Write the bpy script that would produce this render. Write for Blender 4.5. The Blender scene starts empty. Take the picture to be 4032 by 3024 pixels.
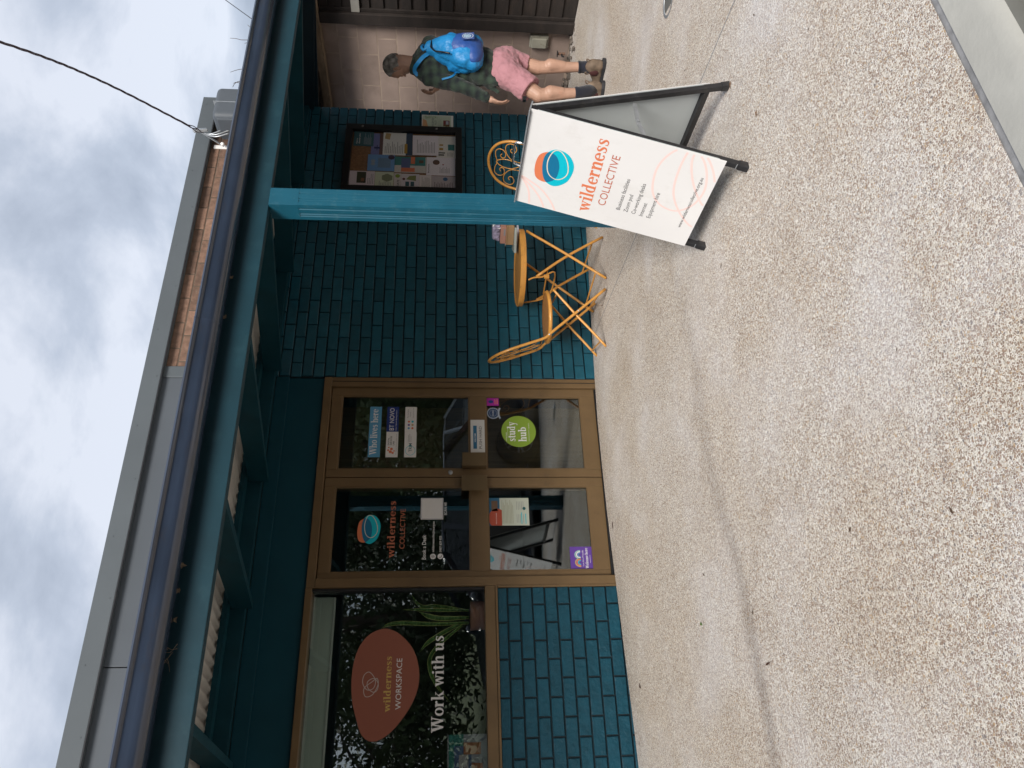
import bpy, bmesh, math, random
from mathutils import Vector, Matrix, noise as mnoise
random.seed(7)
sc = bpy.context.scene
COL = sc.collection
rad = math.radians

# ---------------------------------------------------------------- camera, sky, sun, exposure
FPX = 3150.0                                   # focal length in pixels of the 4032 x 3024 photograph
CAM = Vector((-3.169, -5.489, 1.231))
FW = Vector((0.49171786, 0.86623602, -0.08859286))
R2 = Vector((0.86999729, -0.49298316, 0.00850448))     # the world's "right" for this camera
U2 = Vector((0.0363079, 0.08125735, 0.99603162))       # the world's "up"
cd = bpy.data.cameras.new('camera'); cam = bpy.data.objects.new('camera', cd); COL.objects.link(cam)
cx, cy, cz = -U2, R2, -FW                      # the phone was held on its side
M = Matrix(((cx.x, cy.x, cz.x, CAM.x), (cx.y, cy.y, cz.y, CAM.y), (cx.z, cy.z, cz.z, CAM.z), (0, 0, 0, 1)))
cam.matrix_world = M
cd.sensor_width = 36; cd.lens = FPX/4032*36; cd.clip_start = .05; cd.clip_end = 2000
sc.camera = cam

SUN_EL, SUN_ROT = rad(34), rad(213.7)
w = bpy.data.worlds.new("World"); sc.world = w; w.use_nodes = True
nt = w.node_tree; nt.nodes.clear(); N = nt.nodes.new; Lk = nt.links.new
out = N('ShaderNodeOutputWorld'); bg = N('ShaderNodeBackground'); bg.inputs[1].default_value = .1
sky = N('ShaderNodeTexSky'); sky.sky_type = 'NISHITA'; sky.sun_disc = False; sky.sun_elevation = SUN_EL; sky.sun_rotation = SUN_ROT
tc = N('ShaderNodeTexCoord'); sep = N('ShaderNodeSeparateXYZ'); Lk(tc.outputs['Generated'], sep.inputs[0])
az = N('ShaderNodeMath'); az.operation = 'MAXIMUM'; Lk(sep.outputs[2], az.inputs[0]); az.inputs[1].default_value = 0
ad = N('ShaderNodeMath'); ad.operation = 'ADD'; Lk(az.outputs[0], ad.inputs[0]); ad.inputs[1].default_value = .28
dx = N('ShaderNodeMath'); dx.operation = 'DIVIDE'; Lk(sep.outputs[0], dx.inputs[0]); Lk(ad.outputs[0], dx.inputs[1])
dy = N('ShaderNodeMath'); dy.operation = 'DIVIDE'; Lk(sep.outputs[1], dy.inputs[0]); Lk(ad.outputs[0], dy.inputs[1])
cb = N('ShaderNodeCombineXYZ'); Lk(dx.outputs[0], cb.inputs[0]); Lk(dy.outputs[0], cb.inputs[1])
n1 = N('ShaderNodeTexNoise'); n1.inputs['Scale'].default_value = 2.3; n1.inputs['Detail'].default_value = 8; n1.inputs['Roughness'].default_value = .56; n1.inputs['Distortion'].default_value = .25
Lk(cb.outputs[0], n1.inputs['Vector'])
n2 = N('ShaderNodeTexNoise'); n2.inputs['Scale'].default_value = .8; n2.inputs['Detail'].default_value = 3
Lk(cb.outputs[0], n2.inputs['Vector'])
mx = N('ShaderNodeMath'); mx.operation = 'MULTIPLY_ADD'; Lk(n2.outputs[0], mx.inputs[0]); mx.inputs[1].default_value = .8; Lk(n1.outputs[0], mx.inputs[2])
rp = N('ShaderNodeValToRGB'); Lk(mx.outputs[0], rp.inputs[0]); e = rp.color_ramp.elements
mlt = N('ShaderNodeVectorMath'); mlt.operation = 'SCALE'; Lk(rp.outputs[0], mlt.inputs[0]); mlt.inputs['Scale'].default_value = 10
e[0].position = .74; e[0].color = (.118, .132, .158, 1); e[1].position = 1.05; e[1].color = (.245, .256, .282, 1)
e2 = rp.color_ramp.elements.new(.88); e2.color = (.170, .186, .216, 1)
mix = N('ShaderNodeMix'); mix.data_type = 'RGBA'; mix.inputs[0].default_value = .93
Lk(sky.outputs[0], mix.inputs[6]); Lk(mlt.outputs[0], mix.inputs[7]); Lk(mix.outputs[2], bg.inputs[0]); Lk(bg.outputs[0], out.inputs[0])

sd = bpy.data.lights.new('sun', 'SUN'); sd.energy = 1.5; sd.angle = rad(22); sd.color = (1, .95, .88)
so = bpy.data.objects.new('sun', sd); COL.objects.link(so)
az_ = SUN_ROT
sdir = Vector((math.sin(az_)*math.cos(SUN_EL), math.cos(az_)*math.cos(SUN_EL), math.sin(SUN_EL)))
so.rotation_euler = sdir.to_track_quat('Z', 'Y').to_euler(); so.location = (0, -10, 12)
sc.view_settings.view_transform = 'Standard'; sc.view_settings.look = 'None'
sc.view_settings.exposure = 1.68; sc.view_settings.gamma = 1
sc.render.engine = 'CYCLES'
sc.cycles.max_bounces = 8; sc.cycles.transparent_max_bounces = 12

# ---------------------------------------------------------------- small helpers
def ray(x, y): return FW + R2*((3024-y-1512)/FPX) - U2*((x-2016)/FPX)
def at_y(x, y, Y=0.): r = ray(x, y); return CAM + r*((Y-CAM.y)/r.y)
def at_x(x, y, X): r = ray(x, y); return CAM + r*((X-CAM.x)/r.x)
def at_d(x, y, d): return CAM + ray(x, y)*d
def gz(X, Y):
    t = [(-9, -.07), (-2.8, -.03), (-1, .013), (-.3, .013), (.5, -.015), (1.5, -.055), (4, -.08), (12, -.08)]
    z = t[0][1]
    for (a, za), (b, zb) in zip(t, t[1:]):
        if X >= a:
            f = min(1, (X-a)/(b-a)); z = za+(zb-za)*f
    return z + .02*min(Y, 0)
def at_g(x, y):
    z = -.05
    for i in range(10):
        r = ray(x, y); P = CAM + r*((z-CAM.z)/r.z); z = gz(P.x, P.y)
    return P

# ---------------------------------------------------------------- materials
def mat(name, col, rough=.6, metal=0., spec=.5, var=0., vscale=8., bump=0., bscale=60., bdist=.004, objvar=0., coat=0., dirt=None, dscale=3., stretch=None, sheen=0):
    m = bpy.data.materials.new(name); m.use_nodes = True; t = m.node_tree; b = t.nodes['Principled BSDF']
    b.inputs['Roughness'].default_value = rough; b.inputs['Metallic'].default_value = metal
    b.inputs['Specular IOR Level'].default_value = spec; b.inputs['Coat Weight'].default_value = coat
    if sheen: b.inputs['Sheen Weight'].default_value = sheen
    c4 = (col[0], col[1], col[2], 1); b.inputs['Base Color'].default_value = c4
    src = None; tc = t.nodes.new('ShaderNodeTexCoord'); vec = tc.outputs['Object']
    if stretch:
        mp = t.nodes.new('ShaderNodeMapping'); mp.inputs['Scale'].default_value = stretch; t.links.new(vec, mp.inputs[0]); vec = mp.outputs[0]
    if objvar:      # the same print sits differently on every piece
        oi = t.nodes.new('ShaderNodeObjectInfo'); va = t.nodes.new('ShaderNodeVectorMath'); va.operation = 'MULTIPLY_ADD'
        va.inputs[1].default_value = (1, 1, 1); t.links.new(vec, va.inputs[0])
        sc_ = t.nodes.new('ShaderNodeVectorMath'); sc_.operation = 'SCALE'; sc_.inputs[0].default_value = (37, 19, 51); t.links.new(oi.outputs['Random'], sc_.inputs['Scale'])
        t.links.new(sc_.outputs[0], va.inputs[2]); vec = va.outputs[0]
    def hsv(fac, lo, hi, s):
        nonlocal s_
        mr = t.nodes.new('ShaderNodeMapRange'); mr.inputs[1].default_value = lo; mr.inputs[2].default_value = hi
        mr.inputs[3].default_value = 1-s; mr.inputs[4].default_value = 1+s; t.links.new(fac, mr.inputs[0])
        vm = t.nodes.new('ShaderNodeVectorMath'); vm.operation = 'SCALE'; t.links.new(mr.outputs[0], vm.inputs['Scale'])
        if s_ is None: vm.inputs[0].default_value = col[:3]
        else: t.links.new(s_, vm.inputs[0])
        s_ = vm.outputs[0]
    s_ = None
    if var:
        n = t.nodes.new('ShaderNodeTexNoise'); n.inputs['Scale'].default_value = vscale; n.inputs['Detail'].default_value = 5; t.links.new(vec, n.inputs['Vector'])
        hsv(n.outputs[0], .3, .7, var)
    if objvar: hsv(oi.outputs['Random'], 0, 1, objvar)
    if dirt:
        n = t.nodes.new('ShaderNodeTexNoise'); n.inputs['Scale'].default_value = dscale; n.inputs['Detail'].default_value = 6; n.inputs['Roughness'].default_value = .7
        t.links.new(vec, n.inputs['Vector'])
        cr = t.nodes.new('ShaderNodeValToRGB'); cr.color_ramp.elements[0].position = .55; cr.color_ramp.elements[1].position = .75; cr.color_ramp.elements[1].color = (dirt[3],)*3+(1,)
        t.links.new(n.outputs[0], cr.inputs[0]); mm = t.nodes.new('ShaderNodeMix'); mm.data_type = 'RGBA'; t.links.new(cr.outputs[0], mm.inputs[0])
        if s_ is None: mm.inputs[6].default_value = c4
        else: t.links.new(s_, mm.inputs[6])
        mm.inputs[7].default_value = (dirt[0], dirt[1], dirt[2], 1); s_ = mm.outputs[2]
    if s_ is not None: t.links.new(s_, b.inputs['Base Color'])
    if bump:
        n = t.nodes.new('ShaderNodeTexNoise'); n.inputs['Scale'].default_value = bscale; n.inputs['Detail'].default_value = 4; t.links.new(vec, n.inputs['Vector'])
        bp = t.nodes.new('ShaderNodeBump'); bp.inputs['Strength'].default_value = bump; bp.inputs['Distance'].default_value = bdist
        t.links.new(n.outputs[0], bp.inputs['Height']); t.links.new(bp.outputs[0], b.inputs['Normal'])
    return m
def pl(name, col, rough=.5, **k): return mat(name, col, rough, **k)

TEAL = (.0065, .078, .118)
M_brick = mat('teal painted brick', TEAL, .42, var=.14, vscale=14, bump=.55, bscale=38, bdist=.006, objvar=.16, dirt=(.02, .06, .075, .35), dscale=6)
M_brick_rough = mat('teal painted rough faced brick', (.004, .056, .088), .5, var=.14, vscale=16, bump=.9, bscale=30, bdist=.009, objvar=.07, spec=.35)  # same teal paint as M_brick, colour darkened to offset the brighter light here
M_mortar = mat('teal painted mortar', (.002, .014, .022), .7, var=.2, bump=.5, bscale=90)
M_teal = mat('teal painted timber', (.004, .034, .050), .5, var=.12, vscale=5, bump=.15, bscale=30, stretch=(1, 1, 1), dirt=(.03, .085, .10, .3), dscale=9)
M_teal_dk = mat('dark teal painted timber', (.004, .046, .066), .6, spec=.25, var=.15, vscale=5, bump=.15, bscale=40)
M_navy = mat('navy painted timber', (.004, .018, .032), .5, var=.15, vscale=6, bump=.15, bscale=40)
M_post = mat('blue teal painted post', (.008, .088, .138), .42, var=.1, vscale=6, bump=.12, bscale=50, dirt=(.10, .20, .23, .35), dscale=26)
M_panel = mat('teal painted flat sheet', (.003, .050, .075), .6, spec=.25, var=.08, vscale=3, bump=.05)
M_bronze = mat('bronze anodised aluminium', (.165, .105, .050), .45, metal=.15, var=.12, vscale=4, bump=.05, bscale=200, dirt=(.10, .07, .04, .4), dscale=14)
M_bronze2 = mat('polished bronze plate', (.20, .14, .075), .3, metal=.55, var=.08, vscale=6)
M_glass = bpy.data.materials.new('window glass'); M_glass.use_nodes = True
def mkglass(m, tint, refl, base):
    t = m.node_tree; t.nodes.clear(); o = t.nodes.new('ShaderNodeOutputMaterial'); tr = t.nodes.new('ShaderNodeBsdfTransparent'); tr.inputs[0].default_value = tint+(1,)
    gl = t.nodes.new('ShaderNodeBsdfGlossy'); gl.inputs['Roughness'].default_value = .0; gl.inputs['Color'].default_value = (.93, .97, 1, 1)
    lw = t.nodes.new('ShaderNodeLayerWeight'); lw.inputs[0].default_value = .5
    fr = t.nodes.new('ShaderNodeMath'); fr.operation = 'POWER'; fr.inputs[1].default_value = 4; t.links.new(lw.outputs['Facing'], fr.inputs[0])
    ma = t.nodes.new('ShaderNodeMath'); ma.operation = 'MULTIPLY_ADD'; ma.inputs[1].default_value = refl; ma.inputs[2].default_value = base; ma.use_clamp = True
    t.links.new(fr.outputs[0], ma.inputs[0]); ms = t.nodes.new('ShaderNodeMixShader'); t.links.new(ma.outputs[0], ms.inputs[0]); t.links.new(tr.outputs[0], ms.inputs[1]); t.links.new(gl.outputs[0], ms.inputs[2]); t.links.new(ms.outputs[0], o.inputs[0])
mkglass(M_glass, (.85, .90, .88), .95, .115)
M_cargl = bpy.data.materials.new('car glass'); M_cargl.use_nodes = True; mkglass(M_cargl, (.25, .30, .28), .9, .05)
M_acry = bpy.data.materials.new('clear acrylic'); M_acry.use_nodes = True; mkglass(M_acry, (.95, .95, .95), .5, .015)
M_gut = mat('blue grey steel gutter', (.030, .043, .072), .24, spec=.6, var=.2, vscale=3, bump=.06, bscale=20, dirt=(.045, .04, .042, .5), dscale=5, coat=.5, stretch=(1, 3, 3))
M_grey = mat('mid grey sheet steel', (.075, .086, .10), .55, var=.06, vscale=2, spec=.4)
M_cap = mat('grey steel capping', (.085, .098, .108), .5, var=.06, vscale=2, spec=.4)
M_redbrick = mat('brown clay brick', (.165, .095, .065), .8, var=.3, vscale=24, bump=.5, bscale=70, objvar=.3, dirt=(.27, .21, .165, .4), dscale=40)
M_mortar2 = mat('grey brown mortar', (.10, .075, .055), .85, var=.2)
M_zinc = mat('galvanised sheet', (.78, .75, .70), .6, var=.12, vscale=4)
M_block = mat('pinkish grey painted block', (.36, .275, .235), .75, var=.1, vscale=5, bump=.3, bscale=60, objvar=.06, dirt=(.19, .145, .12, .5), dscale=3)
M_blockm = mat('pale mortar joint', (.40, .31, .25), .85, var=.2)
M_dtimb = mat('dark weathered timber', (.019, .014, .012), .8, var=.35, vscale=9, bump=.6, bscale=60, objvar=.3, stretch=(1, .25, 1), dirt=(.06, .04, .03, .5), dscale=12)
M_wood = mat('bare weathered timber', (.34, .25, .17), .8, var=.35, vscale=12, bump=.4, bscale=80, stretch=(2, .5, 2), dirt=(.08, .05, .035, .8), dscale=9)
M_white = mat('white printed sheet', (.76, .745, .735), .35, var=.025, vscale=3, dirt=(.58, .55, .51, .35), dscale=7)
M_paper = mat('white paper', (.62, .62, .60), .7)
M_black = mat('black painted steel', (.018, .018, .02), .42, var=.3, vscale=20, bump=.15, bscale=90, dirt=(.10, .09, .08, .4), dscale=18)
M_blacknb = mat('black aluminium frame', (.007, .007, .008), .35, var=.2)
M_corr = mat('grey corflute back', (.52, .56, .57), .45, var=.06, vscale=3)
M_steel = mat('chromed steel', (.6, .6, .6), .12, metal=1.)
M_galv = mat('galvanised steel', (.42, .44, .46), .4, metal=.6, var=.2, vscale=20)
M_orange = mat('mustard painted steel', (.56, .265, .055), .38, var=.1, vscale=8, bump=.08, bscale=90, coat=.1, dirt=(.20, .08, .03, .65), dscale=22)
M_seat = mat('perforated mustard seat', (.33, .15, .045), .5, var=.2, vscale=60, bump=.6, bscale=240, bdist=.003)
M_skin = mat('skin', (.42, .25, .18), .5, var=.12, vscale=12, bump=.1, bscale=120, dirt=(.38, .17, .11, .4), dscale=9)
M_sock = mat('navy sock', (.006, .008, .018), .9, bump=.6, bscale=160, sheen=.2)
M_boot = mat('worn tan suede boot', (.14, .10, .07), .8, var=.35, vscale=20, bump=.3, bscale=90)
M_boot2 = mat('maroon elastic', (.05, .012, .012), .8, bump=.4, bscale=200)
M_sole = mat('dark rubber sole', (.022, .022, .026), .7, var=.3, vscale=15)
M_pink = mat('pink cotton', (.38, .18, .205), .85, var=.07, vscale=9, bump=.35, bscale=16, bdist=.02, sheen=.1)
M_cyan = mat('bright blue nylon', (.012, .21, .50), .5, var=.15, vscale=8, bump=.8, bscale=14, bdist=.02, stretch=(1, 1, .5))
M_royal = mat('royal blue nylon', (.02, .07, .27), .5, var=.15, vscale=8, bump=.6, bscale=14, bdist=.02)
M_hair = mat('short greying hair', (.27, .255, .24), .9, var=.75, vscale=22, bump=.8, bscale=260, bdist=.004)
M_cork = mat('brown cork board', (.26, .14, .07), .9, var=.25, vscale=60)
M_dark = mat('interior wall paint', (.12, .125, .13), .8)
M_brownint = mat('brown interior curtain', (.16, .105, .06), .85, var=.2, stretch=(6, 1, .3))
M_intfloor = mat('interior carpet', (.03, .032, .036), .95, var=.3, vscale=40)
M_blind = mat('grey green roller blind', (.66, .70, .66), .75)
M_asph = mat('asphalt', (.05, .05, .052), .9, var=.3, vscale=30, bump=.6, bscale=160)
M_conc = mat('smooth kerb concrete', (.37, .365, .335), .75, var=.1, vscale=6, bump=.25, bscale=60, dirt=(.29, .29, .265, .6), dscale=4)
M_conc2 = mat('grey gutter concrete', (.11, .11, .10), .8, var=.15, vscale=5, bump=.2, bscale=60)
M_joint = mat('grey joint filler', (.22, .22, .225), .9, var=.25, vscale=30)
M_bark = mat('bark', (.09, .065, .05), .9, var=.3, bump=.8, bscale=20)
M_leaf = mat('tree leaf', (.09, .125, .045), .6, var=.5, vscale=.6)
M_leaf2 = mat('dark tree leaf', (.06, .09, .038), .6, var=.5, vscale=.6)
M_grass = mat('dry grass verge', (.09, .11, .04), .95, var=.4, vscale=4, bump=1, bscale=20)

# exposed aggregate paving: pale cement with coloured pebbles, stains that stay where they are
M_agg = bpy.data.materials.new('exposed aggregate'); M_agg.use_nodes = True
t = M_agg.node_tree; b = t.nodes['Principled BSDF']; b.inputs['Roughness'].default_value = .72; b.inputs['Specular IOR Level'].default_value = .3
tcn = t.nodes.new('ShaderNodeTexCoord'); O = tcn.outputs['Object']
dn = t.nodes.new('ShaderNodeTexNoise'); dn.inputs['Scale'].default_value = 90; dn.inputs['Detail'].default_value = 2; t.links.new(O, dn.inputs['Vector'])
dm = t.nodes.new('ShaderNodeVectorMath'); dm.operation = 'MULTIPLY_ADD'; dm.inputs[1].default_value = (.007, .007, .007); t.links.new(dn.outputs['Color'], dm.inputs[0]); t.links.new(O, dm.inputs[2])
v1 = t.nodes.new('ShaderNodeTexVoronoi'); v1.inputs['Scale'].default_value = 140; t.links.new(dm.outputs[0], v1.inputs['Vector'])
cs = t.nodes.new('ShaderNodeSeparateColor'); t.links.new(v1.outputs['Color'], cs.inputs[0])
ramp = t.nodes.new('ShaderNodeValToRGB'); ramp.color_ramp.interpolation = 'CONSTANT'
cols = [(0, (.50, .46, .40)), (.13, (.20, .125, .085)), (.30, (.30, .20, .14)), (.43, (.17, .115, .09)), (.52, (.34, .28, .23)), (.62, (.11, .10, .11)), (.67, (.42, .28, .15)), (.74, (.26, .18, .15)), (.85, (.60, .55, .47)), (.95, (.78, .74, .66))]
cols = [(p_, tuple(q*.74+z_*.26 for q, z_ in zip(c_, (.50, .42, .35)))) for p_, c_ in cols]
ce = ramp.color_ramp.elements
ce[0].position = 0; ce[0].color = cols[0][1]+(1,); ce[1].position = cols[1][0]; ce[1].color = cols[1][1]+(1,)
for p_, c_ in cols[2:]:
    q_ = ce.new(p_); q_.color = c_+(1,)
t.links.new(cs.outputs[0], ramp.inputs[0])
v2 = t.nodes.new('ShaderNodeTexVoronoi'); v2.feature = 'DISTANCE_TO_EDGE'; v2.inputs['Scale'].default_value = 140; t.links.new(dm.outputs[0], v2.inputs['Vector'])
thr = t.nodes.new('ShaderNodeMath'); thr.operation = 'MULTIPLY_ADD'; t.links.new(cs.outputs[1], thr.inputs[0]); thr.inputs[1].default_value = .13; thr.inputs[2].default_value = .02
cmpn = t.nodes.new('ShaderNodeMapRange'); t.links.new(v2.outputs['Distance'], cmpn.inputs[0]); t.links.new(thr.outputs[0], cmpn.inputs[1])
th2 = t.nodes.new('ShaderNodeMath'); th2.operation = 'ADD'; t.links.new(thr.outputs[0], th2.inputs[0]); th2.inputs[1].default_value = .07; t.links.new(th2.outputs[0], cmpn.inputs[2])
base = t.nodes.new('ShaderNodeMix'); base.data_type = 'RGBA'; pass
v3 = t.nodes.new('ShaderNodeTexVoronoi'); v3.inputs['Scale'].default_value = 245; t.links.new(dm.outputs[0], v3.inputs['Vector'])
c3 = t.nodes.new('ShaderNodeSeparateColor'); t.links.new(v3.outputs['Color'], c3.inputs[0])
r3 = t.nodes.new('ShaderNodeValToRGB'); r3.color_ramp.interpolation = 'CONSTANT'; q3 = r3.color_ramp.elements
q3[0].position = 0; q3[0].color = (.73, .70, .64, 1); q3[1].position = .40; q3[1].color = (.60, .55, .48, 1)
for p_, c_ in ((.58, (.30, .22, .17)), (.70, (.66, .63, .60)), (.90, (.40, .34, .28))):
    q_ = q3.new(p_); q_.color = c_+(1,)
t.links.new(c3.outputs[0], r3.inputs[0]); t.links.new(r3.outputs[0], base.inputs[6])
t.links.new(cmpn.outputs[0], base.inputs[0]); t.links.new(ramp.outputs[0], base.inputs[7])
def blotch(scale, lo, hi, c, k, seed):
    n = t.nodes.new('ShaderNodeTexNoise'); n.inputs['Scale'].default_value = scale; n.inputs['Detail'].default_value = 5; n.inputs['Roughness'].default_value = .6
    mp = t.nodes.new('ShaderNodeMapping'); mp.inputs['Location'].default_value = (seed, seed*2, 0); t.links.new(O, mp.inputs[0]); t.links.new(mp.outputs[0], n.inputs['Vector'])
    r = t.nodes.new('ShaderNodeMapRange'); r.inputs[1].default_value = lo; r.inputs[2].default_value = hi; r.inputs[4].default_value = k; t.links.new(n.outputs[0], r.inputs[0])
    return r.outputs[0], c
cur = base.outputs[2]
def over(fac, c, mode='MIX'):
    global cur
    m_ = t.nodes.new('ShaderNodeMix'); m_.data_type = 'RGBA'; m_.blend_type = mode; t.links.new(fac, m_.inputs[0]); t.links.new(cur, m_.inputs[6]); m_.inputs[7].default_value = c+(1,); cur = m_.outputs[2]
over(*blotch(1.3, .47, .72, (.74, .74, .78), .38, 3))
f_, c_ = blotch(1.1, .45, .75, (.84, .74, .60), .45, 11); over(f_, c_, 'MULTIPLY')
f_, c_ = blotch(2.6, .5, .75, (.74, .70, .67), .4, 23); over(f_, c_, 'MULTIPLY')
# drip line under the verandah gutter, worn darker towards the shop front
sp = t.nodes.new('ShaderNodeSeparateXYZ'); t.links.new(tcn.outputs['Object'], sp.inputs[0])
wob = t.nodes.new('ShaderNodeTexNoise'); wob.inputs['Scale'].default_value = 1.2; t.links.new(O, wob.inputs['Vector'])
wa = t.nodes.new('ShaderNodeMath'); wa.operation = 'MULTIPLY_ADD'; wa.inputs[1].default_value = .3; t.links.new(wob.outputs[0], wa.inputs[0]); t.links.new(sp.outputs[1], wa.inputs[2])
wb = t.nodes.new('ShaderNodeMath'); wb.operation = 'ADD'; wb.inputs[1].default_value = 1.97; t.links.new(wa.outputs[0], wb.inputs[0])
wc = t.nodes.new('ShaderNodeMath'); wc.operation = 'ABSOLUTE'; t.links.new(wb.outputs[0], wc.inputs[0])
wd = t.nodes.new('ShaderNodeMapRange'); wd.inputs[1].default_value = .0; wd.inputs[2].default_value = .12; wd.inputs[3].default_value = 1; wd.inputs[4].default_value = 0; wd.interpolation_type = 'SMOOTHSTEP'; t.links.new(wc.outputs[0], wd.inputs[0])
we = t.nodes.new('ShaderNodeMapRange'); we.inputs[1].default_value = -.4; we.inputs[2].default_value = -2.6; we.inputs[3].default_value = .1; we.inputs[4].default_value = .68; t.links.new(sp.outputs[0], we.inputs[0])
wf = t.nodes.new('ShaderNodeMath'); wf.operation = 'MULTIPLY'; t.links.new(wd.outputs[0], wf.inputs[0]); t.links.new(we.outputs[0], wf.inputs[1])
over(wf.outputs[0], (.60, .58, .58), 'MULTIPLY')
t.links.new(cur, b.inputs['Base Color'])
bp = t.nodes.new('ShaderNodeBump'); bp.inputs['Strength'].default_value = .7; bp.inputs['Distance'].default_value = .0025; t.links.new(cmpn.outputs[0], bp.inputs['Height']); t.links.new(bp.outputs[0], b.inputs['Normal'])

# ---------------------------------------------------------------- object builders
WO = {}          # world origin of every object made here
def tag(o, label=None, cat=None, group=None, kind=None):
    if label: o['label'] = label
    if cat: o['category'] = cat
    if group: o['group'] = group
    if kind: o['kind'] = kind
    return o
def thing(name, label, cat, loc, group=None, kind=None):
    o = bpy.data.objects.new(name, None); COL.objects.link(o); o.location = loc; o.empty_display_size = .1
    WO[o.name] = Vector(loc); return tag(o, label, cat, group, kind)
def child(o, parent, origin):
    COL.objects.link(o)
    if parent: o.parent = parent; o.location = origin-WO[parent.name]
    else: o.location = origin
    WO[o.name] = Vector(origin); return o
class MB:
    def __init__(s): s.v = []; s.f = []
    def add(s, v, f):
        n = len(s.v); s.v += [Vector(p) for p in v]; s.f += [[i+n for i in q] for q in f]; return s
    def box(s, x0, x1, y0, y1, z0, z1):
        if x0 > x1: x0, x1 = x1, x0
        if y0 > y1: y0, y1 = y1, y0
        if z0 > z1: z0, z1 = z1, z0
        return s.add([(x0, y0, z0), (x1, y0, z0), (x1, y1, z0), (x0, y1, z0), (x0, y0, z1), (x1, y0, z1), (x1, y1, z1), (x0, y1, z1)],
                     [(0, 3, 2, 1), (4, 5, 6, 7), (0, 1, 5, 4), (1, 2, 6, 5), (2, 3, 7, 6), (3, 0, 4, 7)])
    def bar(s, a, b_, wd_, ht, up=Vector((0, 0, 1))):     # rectangular bar from a to b
        a = Vector(a); b_ = Vector(b_); d = (b_-a).normalized(); sd_ = d.cross(up).normalized()*wd_/2; u = sd_.cross(d).normalized()*ht/2
        v = [a-sd_-u, a+sd_-u, a+sd_+u, a-sd_+u, b_-sd_-u, b_+sd_-u, b_+sd_+u, b_-sd_+u]
        return s.add(v, [(0, 1, 2, 3), (7, 6, 5, 4), (0, 4, 5, 1), (1, 5, 6, 2), (2, 6, 7, 3), (3, 7, 4, 0)])
    def tube(s, pts, r, seg=10, closed=False, smooth=0):
        pts = [Vector(p) for p in pts]
        if smooth: pts = spline(pts, smooth, closed)
        n = len(pts); rs = r if isinstance(r, (list, tuple)) else [r]*n
        if len(rs) != n: rs = [rs[0]+(rs[-1]-rs[0])*i/(n-1) for i in range(n)]
        base_ = len(s.v); up = None
        for i, p in enumerate(pts):
            a = pts[(i-1) % n] if (closed or i > 0) else p; c = pts[(i+1) % n] if (closed or i < n-1) else p
            d = (c-a).normalized()
            if up is None: up = d.orthogonal().normalized()
            up = (up-d*up.dot(d)).normalized(); sd_ = d.cross(up)
            for k in range(seg):
                a_ = 2*math.pi*k/seg; s.v.append(p+(up*math.cos(a_)+sd_*math.sin(a_))*rs[i])
        for i in range(n if closed else n-1):
            for k in range(seg):
                A = base_+i*seg+k; B = base_+i*seg+(k+1) % seg; C_ = base_+((i+1) % n)*seg+(k+1) % seg; D = base_+((i+1) % n)*seg+k
                s.f.append([A, B, C_, D])
        if not closed:
            s.f.append([base_+k for k in range(seg)][::-1]); s.f.append([base_+(n-1)*seg+k for k in range(seg)])
        return s
    def lathe(s, c, prof, axis=Vector((0, 0, 1)), seg=32, cap=True):
        c = Vector(c); axis = Vector(axis).normalized(); u = axis.orthogonal().normalized(); w_ = axis.cross(u); b0 = len(s.v)
        for r, h in prof:
            for k in range(seg):
                a = 2*math.pi*k/seg; s.v.append(c+axis*h+(u*math.cos(a)+w_*math.sin(a))*r)
        for i in range(len(prof)-1):
            for k in range(seg): s.f.append([b0+i*seg+k, b0+i*seg+(k+1) % seg, b0+(i+1)*seg+(k+1) % seg, b0+(i+1)*seg+k])
        if cap: s.f.append([b0+k for k in range(seg)][::-1]); s.f.append([b0+(len(prof)-1)*seg+k for k in range(seg)])
        return s
    def prism(s, poly, ext):      # planar polygon swept by a vector
        n = len(poly); ext = Vector(ext); poly = [Vector(p) for p in poly]
        return s.add(poly+[p+ext for p in poly], [list(range(n))[::-1], [n+i for i in range(n)]]+[[i, (i+1) % n, n+(i+1) % n, n+i] for i in range(n)])
    def ball(s, c, r, rot=None, seg=16, rings=10):
        c = Vector(c); r = r if isinstance(r, (tuple, list)) else (r, r, r); rot = rot or Matrix.Identity(3); b0 = len(s.v)
        s.v.append(c+rot@Vector((0, 0, -r[2])))
        for i in range(1, rings):
            ph = -math.pi/2+math.pi*i/rings
            for k in range(seg):
                a = 2*math.pi*k/seg; s.v.append(c+rot@Vector((r[0]*math.cos(ph)*math.cos(a), r[1]*math.cos(ph)*math.sin(a), r[2]*math.sin(ph))))
        s.v.append(c+rot@Vector((0, 0, r[2]))); tp = len(s.v)-1
        for k in range(seg): s.f.append([b0, b0+1+(k+1) % seg, b0+1+k]); s.f.append([tp, b0+1+(rings-2)*seg+k, b0+1+(rings-2)*seg+(k+1) % seg])
        for i in range(rings-2):
            for k in range(seg):
                A = b0+1+i*seg; s.f.append([A+k, A+(k+1) % seg, A+seg+(k+1) % seg, A+seg+k])
        return s
    def caps(s, a, b_, ra, rb):   # tapered limb with round ends
        a = Vector(a); b_ = Vector(b_); d = b_-a; L = d.length; d.normalize()
        prof = [(max(.0005, ra*math.cos(p)), ra*math.sin(p)) for p in [-math.pi/2+i*math.pi/10 for i in range(5)]] + [(ra, 0), (rb, L)] + [(max(.0005, rb*math.cos(p)), L+rb*math.sin(p)) for p in [i*math.pi/10 for i in range(1, 6)]]
        return s.lathe(a, prof, d, 14)
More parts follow.
